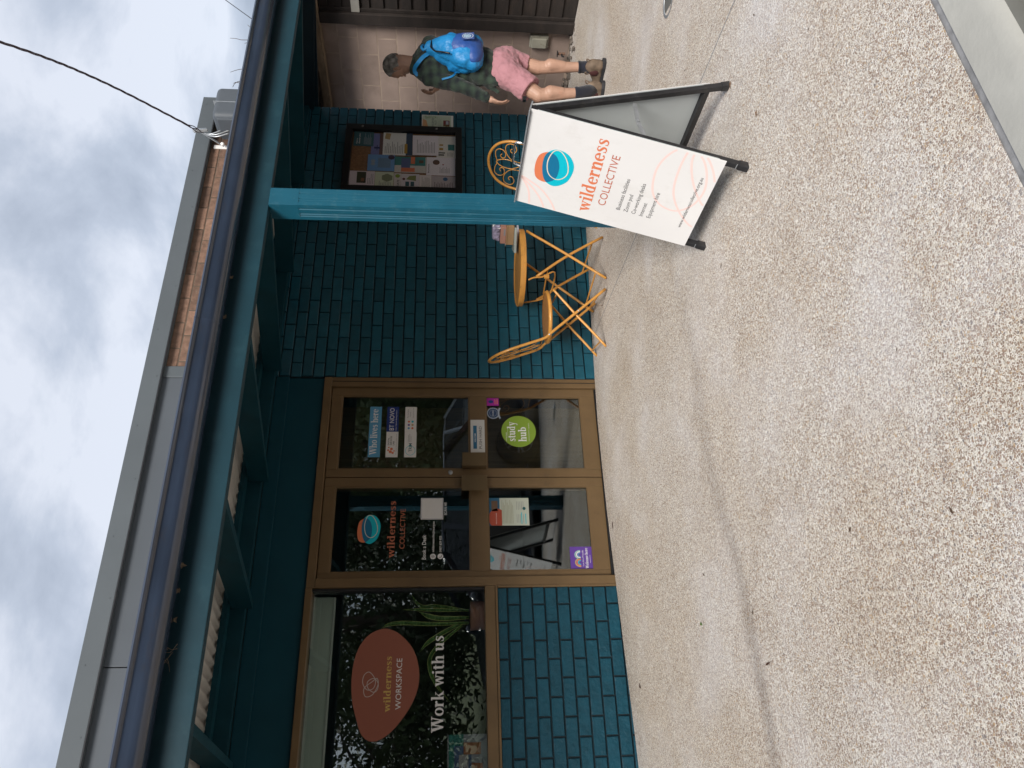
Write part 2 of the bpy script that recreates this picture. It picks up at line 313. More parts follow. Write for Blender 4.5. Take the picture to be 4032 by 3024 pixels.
    def build(s, name, m, parent=None, smooth=False, bevel=0, origin=None, recalc=True):
        xs = [p.x for p in s.v]; ys = [p.y for p in s.v]; zs = [p.z for p in s.v]
        if origin is None: origin = Vector(((min(xs)+max(xs))/2, (min(ys)+max(ys))/2, min(zs) if parent is None else (min(zs)+max(zs))/2))
        me = bpy.data.meshes.new(name); me.from_pydata([tuple(p-origin) for p in s.v], [], s.f)
        if recalc:
            bm = bmesh.new(); bm.from_mesh(me); bmesh.ops.recalc_face_normals(bm, faces=bm.faces); bm.to_mesh(me); bm.free()
        me.materials.append(m)
        if smooth: me.shade_smooth()
        o = bpy.data.objects.new(name, me); child(o, parent, origin)
        if bevel:
            bv = o.modifiers.new('bevel', 'BEVEL'); bv.width = bevel; bv.segments = 2; bv.limit_method = 'ANGLE'
        if smooth == 'auto':
            try:
                bm = bmesh.new(); bm.from_mesh(me)
                for ed in bm.edges:
                    if len(ed.link_faces) == 2 and ed.calc_face_angle(0) > .6: ed.smooth = False
                bm.to_mesh(me); bm.free()
            except Exception: pass
        return o
def spline(pts, n=6, closed=False):
    pts = [Vector(p) for p in pts]; out_ = []; L = len(pts); rng = L if closed else L-1
    for i in range(rng):
        p0 = pts[(i-1) % L] if (closed or i > 0) else pts[0]*2-pts[1]; p1 = pts[i]; p2 = pts[(i+1) % L]
        p3 = pts[(i+2) % L] if (closed or i < L-2) else pts[-1]*2-pts[-2]
        for k in range(n):
            u = k/n; out_.append(.5*((2*p1)+(p2-p0)*u+(2*p0-5*p1+4*p2-p3)*u*u+(3*p1-p0-3*p2+p3)*u**3))
    if not closed: out_.append(pts[-1])
    return out_
def inst(proto, parent, loc, rot=None):
    o = proto.copy(); COL.objects.link(o); o.parent = parent; o.location = Vector(loc)-WO[parent.name]
    if rot: o.rotation_euler = rot
    WO[o.name] = Vector(loc); return o
def mesh_of(mb, name, m, smooth=False):
    me = bpy.data.meshes.new(name); me.from_pydata([tuple(p) for p in mb.v], [], mb.f); me.materials.append(m)
    bm = bmesh.new(); bm.from_mesh(me); bmesh.ops.recalc_face_normals(bm, faces=bm.faces); bm.to_mesh(me); bm.free()
    if smooth: me.shade_smooth()
    return me

# ---------------------------------------------------------------- flat print: lettering and shapes on a plane
def _st(pts, ws, n=7, closed=False):
    P = spline([Vector((a, b_, 0)) for a, b_ in pts], n, closed); W_ = spline([Vector((q, 0, 0)) for q in ws], n, closed); out_ = []
    for i, p in enumerate(P):
        a = P[(i-1) % len(P)] if (closed or i > 0) else p; c = P[(i+1) % len(P)] if (closed or i < len(P)-1) else p
        d = (c-a).normalized(); nn = Vector((-d.y, d.x, 0)); wv = W_[i].x/2; out_.append((p+nn*wv, p-nn*wv))
    return out_
def glyph(ch):
    """a bold high-contrast serif letter: list of polygons, plus its advance. x-height 1, ascender 1.5"""
    S, T, q = .25, .10, .09; polys = []
    def R(x0, y0, x1, y1): polys.append([(x0, y0), (x1, y0), (x1, y1), (x0, y1)])
    def Q(*p): polys.append(list(p))
    def ST(pts, ws, closed=False, n=7):
        o_ = _st(pts, ws, n, closed); L = len(o_)
        for i in range(L if closed else L-1):
            a, b_ = o_[i]; c, d = o_[(i+1) % L]; polys.append([(a.x, a.y), (c.x, c.y), (d.x, d.y), (b_.x, b_.y)])
    def stem(x, y0, y1, bot=True, top=True):
        R(x, y0, x+S, y1)
        if bot: R(x-q, y0, x+S+q, y0+T*.8)
        if top: Q((x-q*1.3, y1-T), (x, y1-T*1.6), (x+.02, y1), (x-q*1.3, y1-T*.4))
    def bowl(cx, cy_, rx, ry, a0=0, a1=360):
        n_ = 16; pts = []; ws = []
        for i in range(n_+(0 if a1-a0 >= 360 else 1)):
            a = rad(a0+(a1-a0)*i/n_); pts.append((cx+rx*math.cos(a), cy_+ry*math.sin(a))); ws.append(T+(S-T)*abs(math.cos(a))**1.5)
        ST(pts, ws, a1-a0 >= 360, 3)
    if ch == 'i': stem(.1, 0, 1); bowl_ = [(.1+S/2+.14*math.cos(rad(a)), 1.3+.14*math.sin(rad(a))) for a in range(0, 360, 30)]; polys.append(bowl_); return polys, .47
    if ch == 'l': stem(.1, 0, 1.5); return polys, .47
    if ch == 'n': stem(.1, 0, 1); stem(.62, 0, .62, True, False); ST([(.33, .70), (.45, .88), (.60, .92), (.72, .82), (.745, .60)], [T, T*1.3, T*2, S, S]); return polys, 1.0
    if ch == 'h': stem(.1, 0, 1.5); stem(.62, 0, .62, True, False); ST([(.33, .70), (.45, .88), (.60, .92), (.72, .82), (.745, .60)], [T, T*1.3, T*2, S, S]); return polys, 1.0
    if ch == 'r': stem(.1, 0, 1); ST([(.33, .66), (.42, .86), (.55, .92)], [T, T*1.3, T*2]); polys.append([(.56+.12*math.cos(rad(a)), .86+.13*math.sin(rad(a))) for a in range(0, 360, 30)]); return polys, .72
    if ch == 'e':
        bowl(.42, .5, .30, .44, 28, 322); R(.16, .50, .72, .50+T); ST([(.70, .72), (.73, .60), (.72, .50)], [S*.9, S*.9, S*.7]); return polys, .84
    if ch == 'o': bowl(.45, .5, .32, .45); return polys, .9
    if ch == 'd':
        bowl(.40, .5, .28, .44, 30, 330); stem(.52, 0, 1.5, False, True); R(.52, 0, .87, T*.8); return polys, .98
    if ch == 'b':
        stem(.08, 0, 1.5, False, True); bowl(.50, .5, .29, .44, -150, 150); return polys, .92
    if ch == 'u':
        stem(.08, .3, 1, False); stem(.60, 0, 1, False); R(.6, 0, .95, T*.8); ST([(.205, .36), (.22, .18), (.34, .08), (.48, .12), (.60, .30)], [S, S, T*1.8, T*1.2, T]); return polys, 1.0
    if ch == 's':
        ST([(.60, .74), (.52, .90), (.36, .95), (.21, .86), (.19, .71), (.34, .56), (.50, .43), (.56, .27), (.46, .10), (.30, .05), (.16, .12), (.10, .28)], [.07, .08, .10, .15, .19, .23, .23, .19, .15, .10, .08, .07]); R(.56, .68, .62, .97); R(.08, .03, .14, .33); return polys, .72
    if ch == 't': stem(.14, .1, 1.25, False, False); R(.0, .92, .58, 1.02); ST([(.265, .2), (.33, .08), (.46, .06), (.56, .14)], [S*.9, S*.7, T*1.4, T*.8]); return polys, .62
    if ch == 'k':
        stem(.08, 0, 1.5); Q((.30, .42), (.38, .42), (.78, .92), (.68, .92)); Q((.38, .60), (.52, .72), (.90, .04), (.62, .04)); R(.56, .92, .90, 1.0); R(.55, 0, .98, T*.8); return polys, 1.0
    if ch in 'wv':
        k = 2 if ch == 'w' else 1
        for i in range(k):
            o_ = i*.50; Q((o_+.02, .97), (o_+.30, .97), (o_+.50, .02), (o_+.34, .02)); Q((o_+.34, .02), (o_+.46, .02), (o_+.66, .97), (o_+.56, .97))
        R(-.04, .92, .40, 1.0); R(.46+(k-1)*.5, .92, .80+(k-1)*.5, 1.0)
        return polys, 1.28 if ch == 'w' else .80
    if ch == 'y':
        Q((.02, .97), (.30, .97), (.52, .02), (.36, .02)); Q((.30, -.40), (.42, -.40), (.72, .97), (.62, .97)); R(-.04, .92, .40, 1.0); R(.5, .92, .86, 1.0); R(.12, -.45, .40, -.33); return polys, .84
    if ch == 'W':
        for i in range(2):
            o_ = i*.66; Q((o_+.04, 1.42), (o_+.36, 1.42), (o_+.62, .02), (o_+.44, .02)); Q((o_+.46, .02), (o_+.60, .02), (o_+.86, 1.42), (o_+.74, 1.42))
        R(-.04, 1.34, .48, 1.44); R(.60, 1.34, 1.1, 1.44); R(1.26, 1.34, 1.64, 1.44); return polys, 1.66
    return [], .42
class Plane:
    """a printed surface: origin, right, up, outward normal"""
    def __init__(s, o, r, u, n): s.o, s.r, s.u, s.n = Vector(o), Vector(r), Vector(u), Vector(n); s.k = 0
    def P(s, x, y, l=0): return s.o+s.r*x+s.u*y+s.n*l
    def poly(s, mb, pts, l):
        n = len(mb.v); mb.v += [s.P(a, b_, l) for a, b_ in pts]; mb.f.append(list(range(n, n+len(pts)))); return mb
    def rects(s, name, rs, m, parent, l):
        mb = MB()
        for x0, x1, y0, y1 in rs: s.poly(mb, [(x0, y0), (x1, y0), (x1, y1), (x0, y1)], l)
        return mb.build(name, m, parent, recalc=False)
    def shape(s, name, pts, m, parent, l, sm=0):
        if sm: pts = [(p.x, p.y) for p in spline([Vector((a, b_, 0)) for a, b_ in pts], sm, True)]
        return s.poly(MB(), pts, l).build(name, m, parent, recalc=False)
    def line(s, name, pts, wd_, m, parent, l, closed=False, n=8, clip=None):
        o_ = _st(pts, [wd_]*len(pts), n, closed); mb = MB(); L = len(o_)
        for i in range(L if closed else L-1):
            a, b_ = o_[i]; c, d = o_[(i+1) % L]
            if clip and any(not (clip[0] <= p.x <= clip[1] and clip[2] <= p.y <= clip[3]) for p in (a, b_, c, d)): continue
            s.poly(mb, [(a.x, a.y), (c.x, c.y), (d.x, d.y), (b_.x, b_.y)], l)
        return mb.build(name, m, parent, recalc=False)
    def serif(s, name, txt, x0, x1, y, xh, m, parent, l):
        x = 0; ps = []
        for ch in txt:
            g, a = glyph(ch)
            for p in g: ps.append([(px_+x, py_) for px_, py_ in p])
            x += a+.03
        kx = (x1-x0)/x; mb = MB()
        for i, p in enumerate(ps): s.poly(mb, [(x0+a*kx, y+b_*xh) for a, b_ in p], l+(i % 7)*.00004)
        return mb.build(name, m, parent, recalc=False)
    def sans(s, name, txt, x0, x1, y, cap, m, parent, l, bold=0.):
        cu = bpy.data.curves.new(name, 'FONT'); cu.body = txt; cu.size = 1; cu.offset = bold; cu.resolution_u = 3
        tmp = bpy.data.objects.new('tmp', cu); COL.objects.link(tmp); bpy.context.view_layer.update()
        me = bpy.data.meshes.new_from_object(tmp.evaluated_get(bpy.context.evaluated_depsgraph_get())); bpy.data.objects.remove(tmp)
        xs = [v.co.x for v in me.vertices]; kx = (x1-x0)/(max(xs)-min(xs)); mn = min(xs); ky = cap/.73
        mb = MB(); mb.v = [s.P(x0+(v.co.x-mn)*kx, y+v.co.y*ky, l) for v in me.vertices]; mb.f = [list(p.vertices) for p in me.polygons]
        return mb.build(name, m, parent, recalc=False)
def cutpoly(A, B):      # the part of convex polygon A inside convex polygon B
    def area(p): return sum(p[i][0]*p[(i+1) % len(p)][1]-p[(i+1) % len(p)][0]*p[i][1] for i in range(len(p)))
    if area(B) < 0: B = B[::-1]
    o_ = A
    for i in range(len(B)):
        a, c = B[i], B[(i+1) % len(B)]; inp = o_; o_ = []
        ins = lambda p: (c[0]-a[0])*(p[1]-a[1])-(c[1]-a[1])*(p[0]-a[0]) >= 0
        for j in range(len(inp)):
            p, q_ = inp[j-1], inp[j]
            if ins(p) != ins(q_):
                d1 = (c[0]-a[0])*(p[1]-a[1])-(c[1]-a[1])*(p[0]-a[0]); d2 = (c[0]-a[0])*(q_[1]-a[1])-(c[1]-a[1])*(q_[0]-a[0]); u = d1/(d1-d2)
                o_.append((p[0]+(q_[0]-p[0])*u, p[1]+(q_[1]-p[1])*u))
            if ins(q_): o_.append(q_)
        if not o_: return []
    return o_
def sp2(pts, n=8): return [(p.x, p.y) for p in spline([Vector((a, b_, 0)) for a, b_ in pts], n, True)]
inkc = {}
def ink(name, c, rough=.5):
    if name not in inkc: inkc[name] = mat('print '+name, c, rough)
    return inkc[name]
I_or = ink('coral', (.72, .20, .09)); I_te = ink('turquoise', (.0, .50, .62)); I_db = ink('deep blue', (.006, .16, .31)); I_ring = ink('cream', (.75, .66, .52))
I_pale = ink('pale pink', (.86, .64, .60)); I_bk = ink('black', (.02, .02, .022)); I_wh = ink('white', (.8, .8, .8)); I_gr = ink('grey', (.25, .25, .26))
I_navy = ink('navy', (.012, .035, .20)); I_ltb = ink('light blue', (.10, .33, .55)); I_green = ink('lime green', (.22, .34, .035)); I_purp = ink('violet', (.12, .05, .32))
I_mag = ink('magenta', (.38, .02, .32)); I_sand = ink('sand', (.52, .36, .18)); I_terr = ink('terracotta', (.30, .10, .065)); I_dpt = ink('dark teal', (.02, .12, .13))
def logo(pl_, parent, cx_, cy_, kx, ky, l, dim=1.):
    """two overlapping egg shapes with a thin ring; unit size about 1 wide"""
    o_ = sp2([(cx_+a*kx, cy_+b_*ky) for a, b_ in [(-.47, .16), (-.40, .42), (-.10, .50), (.25, .44), (.40, .22), (.33, .0), (.05, -.12), (-.30, -.08)]])
    te = sp2([(cx_+a*kx, cy_+b_*ky) for a, b_ in [(-.52, -.10), (-.42, .18), (-.05, .31), (.32, .28), (.52, .05), (.46, -.28), (.16, -.48), (-.28, -.40)]])
    pl_.shape('emblem', o_, I_or, parent, l); pl_.shape('emblem', te, I_te, parent, l+.0004); pl_.shape('emblem', cutpoly(te, o_), I_db, parent, l+.0008)
    pl_.line('emblem_ring', [(cx_+a*kx, cy_+b_*ky) for a, b_ in [(-.30, -.04), (-.16, .14), (.16, .20), (.46, .10), (.50, -.08), (.28, -.28), (-.04, -.36), (-.25, -.24)]], .022*kx, I_ring, parent, l+.0012, True)
print('helpers ok')

# ================================================================ SETTING: ground, path, kerb, road
def grid(name, m, xs, ys, f, kind='structure'):
    mb = MB(); nx = len(xs)
    mb.v = [Vector((x, y, f(x, y))) for y in ys for x in xs]
    mb.f = [[j*nx+i, j*nx+i+1, (j+1)*nx+i+1, (j+1)*nx+i] for j in range(len(ys)-1) for i in range(nx-1)]
    o = mb.build(name, m, smooth=True, origin=Vector((0, 0, 0))); tag(o, kind=kind); return o
def fr(a, b_, s):
    n = max(1, round((b_-a)/s)); return [a+(b_-a)*i/n for i in range(n+1)]
# the slab is cast in two bays with a filled joint between them
JX = lambda y: .37+(.37-.054)/3.29*y            # where the joint runs (x at a given y)
def bay(name, u0, u1, left):
    mb = MB(); ys = fr(-4.22, -.004, .2); n = 26
    for y in ys:
        a, c = (u0, JX(y)-.003) if left else (JX(y)+.003, u1)
        for i in range(n):
            x = a+(c-a)*i/(n-1); mb.v.append(Vector((x, y, gz(x, y))))
    mb.f = [[j*n+i, j*n+i+1, (j+1)*n+i+1, (j+1)*n+i] for j in range(len(ys)-1) for i in range(n-1)]
    tag(mb.build(name, M_agg, smooth=True, origin=Vector((0, 0, 0))), kind='structure')
bay('footpath', -9, 0, True); bay('footpath', 0, 3.97, False)
grid('footpath_joint', M_joint, [-.0045, .0045], fr(-4.22, -.004, .2), lambda x, y: gz(JX(y), y)+.0004)
o = bpy.data.objects['footpath_joint']
for v, y in zip(o.data.vertices, [y for y in fr(-4.22, -.004, .2) for _ in (0, 1)]): v.co.x += JX(y); v.co.z += 0
grid('alley_path', M_agg, fr(3.0, 3.72, .2), fr(-.004, 7, .4), lambda x, y: gz(x, 0)-.004)
grid('alley_soil', M_bark, fr(3.6, 4.3, .1), fr(-.5, 7, .3), lambda x, y: gz(x, 0)-.03+.02*math.sin(x*31+y*17))
grid('kerb_joint', M_joint, fr(-9, 5, .5), [-4.247, -4.215], lambda x, y: gz(x, -4.22)-.004)
mb = MB(); prof = [(-4.243, .0), (-4.33, -.002), (-4.362, -.006), (-4.385, -.018), (-4.398, -.04), (-4.41, -.10), (-4.43, -.145), (-4.46, -.15), (-4.85, -.165), (-4.85, -.4), (-4.243, -.4)]
xs = fr(-9, 5, .25)
for x in xs:
    for y, z in prof: mb.v.append(Vector((x, y, gz(x, -4.22)+z+.003)))
n = len(prof); mb.f = [[i*n+k, (i+1)*n+k, (i+1)*n+(k+1) % n, i*n+(k+1) % n] for i in range(len(xs)-1) for k in range(n)]
tag(mb.build('kerb', M_conc, smooth='auto', origin=Vector((0, 0, 0))), kind='structure')
o = bpy.data.objects['kerb']; o.data.materials.append(M_conc2)
for p in o.data.polygons:
    if p.center.y < -4.385: p.material_index = 1
mb = MB(); mb.box(-40, 40, -13.5, -4.85, -.5, -.255); tag(mb.build('road', M_asph), kind='structure')
for x in fr(-30, 30, 3): tag(MB().box(x, x+1.2, -9.05, -8.95, -.2549, -.251).build('road_marking', M_white), kind='structure')
mb = MB(); mb.box(-300, 300, -300, 300, -.6, -.5); tag(mb.build('ground', M_grass), kind='structure')
mb = MB(); mb.box(-60, 60, -60, -13.5, -.55, -.12); tag(mb.build('grass_verge', M_grass), kind='structure')
mb = MB(); mb.box(-60, 60, -13.75, -13.5, -.499, -.10); tag(mb.build('far_kerb', M_conc2), kind='structure')

# ================================================================ THE SHOP BUILDING
B = thing('shop_building', 'teal painted brick shop with bronze framed doors and a grey panelled parapet', 'building', (0, .12, -.1))
brickcache = {}
def brick_mesh(wd_, ht, m, seed=0, ch=.004):
    key = (round(wd_, 3), round(ht, 3), m.name, seed)
    if key in brickcache: return brickcache[key]
    r = random.Random(seed*13+5); a, c = wd_/2, ht/2; j = lambda: r.uniform(-.0012, .0012)
    v = [(-a, 0, -c), (a, 0, -c), (a, 0, c), (-a, 0, c)]
    fr_ = [(x+math.copysign(ch, -x)+j(), -.010+abs(j()), z+math.copysign(ch, -z)+j()) for x, _, z in v]
    ed = [(x+j()*.6, -.010+ch, z+j()*.6) for x, _, z in v]
    bk = [(x, .012, z) for x, _, z in v]
    mb = MB().add(fr_+ed+bk, [(0, 1, 2, 3), (0, 4, 5, 1), (1, 5, 6, 2), (2, 6, 7, 3), (3, 7, 4, 0), (4, 8, 9, 5), (5, 9, 10, 6), (6, 10, 11, 7), (7, 11, 8, 4)])
    brickcache[key] = mesh_of(mb, 'brick', m); return brickcache[key]
spots = []        # x0, x1, z0, z1, mesh material, plane y
def lay(X0, X1, Z0, Z1, joint0, pitch, L, jn, hb, m, y, base, par, clipz=None):
    n = int(round((Z1-Z0)/.086))
    for i in range(n+1):
        z0 = base+.086*i+jn/2; z1 = z0+.086-jn
        if z0 >= Z1-.015 or z1 <= Z0+.01: continue
        z1 = min(z1, Z1); off = joint0+(pitch/2 if (i+par) % 2 else 0)
        k = math.floor((X0-off)/pitch)-1
        while True:
            a = off+k*pitch+L/2; c = off+(k+1)*pitch-L/2; k += 1
            if a > X1: break
            a = max(a, X0); c = min(c, X1)
            if c-a < .03: continue
            spots.append((a, c, z0, z1, m, y))
lay(.003, 2.992, -.098, 2.52, .245, .24, .010, .010, .076, M_brick, .010, -.098, 1)
lay(-4.3, -1.672, -.098, .829, -1.789, .2405, .013, .011, .075, M_brick_rough, .010, -.098, 1)
NB = len(spots)
jx = at_y(600+.6628*170, 900+.6628*411, 0).x
lay(.07, 2.99, 3.0, 3.345, jx, .24, .010, .010, .076, M_redbrick, .010, 3.345-.086*4, 1)
spots.sort(key=lambda s_: ((s_[0]-CAM.x)**2+CAM.y**2+(s_[2]-CAM.z)**2) - (60 if s_[4] is M_redbrick else 0) - (0 if -2.96 < s_[0] else -200))
import itertools
few, rest = spots[:300], spots[300:]
rmb = {}
for i, (a, c, z0, z1, m, y) in enumerate(spots):
    me = brick_mesh(round(c-a, 3), round(z1-z0, 3), m, i % 4 if c-a > .2 else 0)
    jy = random.uniform(-.0015, .0015); ctr = Vector(((a+c)/2, y+jy, (z0+z1)/2))
    if i < 300:
        o = bpy.data.objects.new('brick', me); COL.objects.link(o); o.parent = B; o.location = ctr-WO[B.name]; o.rotation_euler = (random.uniform(-.006, .006), random.uniform(-.004, .004), random.uniform(-.004, .004))
    else:
        mb = rmb.setdefault(m.name, (MB(), m))[0]; mb.add([v.co+ctr for v in me.vertices], [list(p.vertices) for p in me.polygons])
for nme, (mb, m) in rmb.items(): tag(mb.build('brickwork', m, B), kind='stuff')
MB().box(.0, 2.984, .015, .24, -.1, 2.62).build('wall', M_mortar, B)
MB().box(-4.3, -1.671, .014, .24, -.1, .828).build('wall', M_mortar, B)
MB().box(.05, 2.984, .006, .24, 2.621, 3.345).build('parapet_wall', M_mortar2, B)
MB().box(-6.5, .049, .03, .24, 2.5, 3.345).build('parapet_wall', M_mortar2, B)
for a, c in ((.03-2.175, .03-.06), (.03-4.4, .03-2.182), (-6.6, .03-4.407)):
    MB().box(a, c, -.012, .028, 2.9, 3.343).build('parapet_panel', M_grey, B, bevel=.002)
MB().box(-.030, .068, -.022, .004, 2.9, 3.3432).build('corner_trim', M_cap, B, bevel=.004)
MB().box(-6.6, 3.0, -.055, .26, 3.345, 3.482).build('capping', M_cap, B, bevel=.004)
MB().box(-6.6, 3.0, -.058, -.05, 3.338, 3.347).build('capping_lip', M_black, B)
for i in range(16):
    P = (-3.4+i*.42, -.0585, 3.44 if i % 2 else 3.375); MB().lathe(P, [(.0005, -.003), (.004, -.002), (.004, 0)], Vector((0, -1, 0)), 8).build('rivet', M_cap, B)
MB().box(-6.5, -.005, .025, .2, 2.134, 2.499).build('fascia_sheet', M_panel, B)
MB().box(-6.5, -.004, .0, .024, 2.40, 2.499).build('fascia_cover', M_panel, B, bevel=.003)
# interior shell
I = thing('shop_interior', 'dark office interior seen through the glass', 'interior', (-2, 2, 0), kind='structure')
MB().box(-6.4, 2.7, .25, 6, -.12, .0).build('floor', M_intfloor, I)
MB().box(-6.4, 2.7, 5.9, 6, .0, 2.6).build('back_wall', M_dark, I); MB().box(-6.5, -6.4, .25, 6, 0, 2.6).build('side_wall', M_dark, I)
MB().box(2.6, 2.7, .25, 5.89, 0, 2.6).build('side_wall', M_dark, I); MB().box(-6.4, 2.7, .25, 6, 2.601, 2.7).build('ceiling', M_dark, I)
MB().box(-.71, .02, .55, .62, .001, 2.5).build('partition', M_brownint, I)

# doors and their frame
FR = thing('door_frame', None, None, (-.83, .05, 0)); FR.parent = B; FR.location = Vector((-.83, .05, 0))-WO[B.name]
def fbox(name, x0, x1, y0, y1, z0, z1, par, m=M_bronze, bev=.003): return MB().box(x0, x1, y0, y1, z0, z1).build(name, m, par, bevel=bev)
fbox('jamb', -.078, -.001, .008, .12, -.012, 2.072, FR); fbox('jamb', -1.655, -1.592, .0, .12, -.02, 2.072, FR); fbox('head', -1.655, -.001, .004, .12, 2.073, 2.132, FR)
fbox('jamb_stop', -.040, -.036, .004, .008, 0, 2.07, FR, M_black, 0); fbox('threshold', -1.59, -.079, .03, .13, -.02, .011, FR, M_black)
def leaf(xr, xl, gr, gl, label):
    D = thing('door', label, None, ((xr+xl)/2, .05, .012)); D.parent = B; D.location = WO[D.name]-WO[B.name]
    y0, y1 = .032, .075; gzt = [(.130, .881), (1.009, 1.990)]
    fbox('stile', xr, gr, y0, y1, .014, 2.068, D); fbox('stile', gl, xl, y0, y1, .014, 2.068, D)
    for z0, z1 in ((.014, .130), (.881, 1.009), (1.990, 2.068)): fbox('rail', gr-.0005, gl+.0005, y0+.0006, y1, z0, z1, D)
    for z0, z1 in gzt:
        MB().box(gr+.002, gl-.002, .052, .057, z0-.004, z1+.004).build('pane', M_glass, D)
        for q in ((gr, gr-.009, z0, z1), (gl+.009, gl, z0, z1), (gr-.009, gl+.009, z0, z0+.009), (gr-.009, gl+.009, z1-.009, z1)):
            MB().box(q[0], q[1], .037, .0515, q[2], q[3]).build('glazing_bead', M_bronze, D)
    return D
D1 = leaf(-.080, -.832, -.146, -.770, 'right hand door leaf with lock and study hub sticker'); D2 = leaf(-.838, -1.590, -.906, -1.545, 'left hand door leaf with white printed logo')
def handle(D, x0, x1, z0, z1, side):
    mb = MB(); mb.box(x0, x1, -.034, -.029, z0, z1); xr = x0 if side > 0 else x1-.004; mb.box(xr, xr+.004, -.029, .031, z0+.002, z1-.002); mb.build('handle', M_bronze2, D, bevel=.0018)
handle(D1, -.770, -.662, .886, 1.068, 1); handle(D2, -.966, -.846, .886, 1.074, -1)
MB().lathe((-.797, .031, 1.154), [(.017, -.0), (.017, .004), (.011, .009), (.0005, .009)], Vector((0, -1, 0)), 20).build('lock', M_galv, D1, smooth='auto')
# window
WN = thing('window', None, None, (-2.98, .05, .83)); WN.parent = B; WN.location = WO[WN.name]-WO[B.name]
fbox('frame_head', -4.32, -1.656, .002, .12, 2.090, 2.134, WN); fbox('frame_stile', -1.674, -1.656, .022, .12, .918, 2.089, WN, M_black)
fbox('frame_sill', -4.32, -1.656, .0, .12, .846, .917, WN); fbox('frame_trim', -4.32, -1.656, -.008, .1, .830, .845, WN)
fbox('frame_stile', -4.32, -4.26, .01, .12, .918, 2.089, WN); fbox('frame_trim', -1.671, -1.656, -.006, .1, -.03, .829, WN)
MB().box(-4.26, -1.675, .060, .066, .914, 2.094).build('pane', M_glass, WN)
MB().box(-4.3, -1.66, .25, .62, .80, .84).build('bench', M_dark, I); MB().box(-4.3, -1.66, .10, .25, .86, .885).build('inner_sill', M_dark, I)
MB().box(-4.31, -1.66, .121, .25, .5, .859).build('under_sill', M_dark, I)
# window blind, rolled down a little
BL = thing('roller_blind', 'grey green roller blind drawn a hand wide across the top of the window', 'blind', (-2.9, .14, 1.93))
MB().box(-4.24, -1.685, .139, .142, 1.955, 2.087).build('blind_cloth', M_blind, BL); MB().box(-4.24, -1.685, .131, .150, 1.940, 1.956).build('bottom_bar', M_white, BL, bevel=.004)

# ================================================================ VERANDAH
V = thing('verandah', 'teal timber verandah with a fluted post, grey gutter and steel roof over the footpath', 'verandah', (-1, -1.1, 2.1))
sl = (2.463-2.311)/1.158
rz = lambda y: 2.463+sl*y
MB().box(-6.5, 2.99, -.045, -.001, 2.502, 2.62).build('ledger', M_teal_dk, V, bevel=.003)
for x in (-4.55, -3.65, -2.77, -1.80, -.90, .02, .97, 1.95):
    mb = MB(); y0, y1 = -.047, -2.153
    mb.prism([(x, y0, rz(y0)), (x, y1, rz(y1)), (x, y1, rz(y1)+.135), (x, y0, rz(y0)+.135)], (.045, 0, 0)); mb.build('rafter', M_teal_dk, V)
mb = MB(); mb.prism([(2.95, .9, rz(.0)+.02), (2.95, -.001, rz(0)), (2.95, -2.153, rz(-2.153)), (2.95, -2.153, rz(-2.153)+.17), (2.95, .9, rz(0)+.25)], (.045, 0, 0)); mb.build('barge_rafter', M_navy, V)
mb = MB(); mb.prism([(2.996, .9, rz(.0)+.05), (2.996, -2.19, rz(-2.15)+.02), (2.996, -2.19, rz(-2.153)+.24), (2.996, .9, rz(0)+.42)], (.02, 0, 0)); mb.build('barge_board', M_navy, V)
for y in (-.14, -1.1, -2.06): MB().box(-6.5, 2.949, y-.035, y+.035, rz(y)+.141, rz(y)+.176).build('batten', M_teal_dk, V)
mb = MB(); xs = fr(-6.5, 3.05, .0127); ys = [-.002, -2.27]
for y in ys:
    for x in xs: mb.v.append(Vector((x, y, rz(y)+.188+.0085*math.cos(2*math.pi*x/.076))))
n = len(xs); mb.f = [[i, i+1, n+i+1, n+i] for i in range(n-1)]; o = mb.build('roof_sheet', M_zinc, V, smooth=True)
sm_ = o.modifiers.new('solid', 'SOLIDIFY'); sm_.thickness = .001
MB().box(-6.5, 3.0, -2.2, -2.155, 2.142, 2.305).build('beam', M_teal, V, bevel=.003)
prof = [(-2.201, 2.275), (-2.235, 2.266), (-2.268, 2.268), (-2.29, 2.280), (-2.303, 2.297), (-2.308, 2.316), (-2.309, 2.336), (-2.313, 2.346), (-2.322, 2.351), (-2.327, 2.359), (-2.324, 2.367), (-2.316, 2.369), (-2.310, 2.364), (-2.306, 2.35), (-2.300, 2.30), (-2.27, 2.272), (-2.206, 2.279), (-2.203, 2.36), (-2.201, 2.36)]
def gutter(x0, x1):
    mb = MB(); n = len(prof)
    for x in (x0, x1): mb.v += [Vector((x, y, z)) for y, z in prof]
    mb.f = [[k, (k+1) % n, n+(k+1) % n, n+k] for k in range(n)]+[list(range(n)), [n+k for k in range(n)][::-1]]
    return mb.build('gutter', M_gut, V, smooth='auto')
gutter(-6.5, -1.03); gutter(-1.03, 3.08)
mb = MB(); pr2 = [(y*1.0-(.0018 if y < -2.22 else 0), z-.0012 if z < 2.3 else z+.001) for y, z in prof[:12]]
for x in (-1.035, -1.029): mb.v += [Vector((x, y, z)) for y, z in pr2]
n = 12; mb.f = [[k, k+1, n+k+1, n+k] for k in range(n-1)]; mb.build('gutter_seam', M_gut, V)
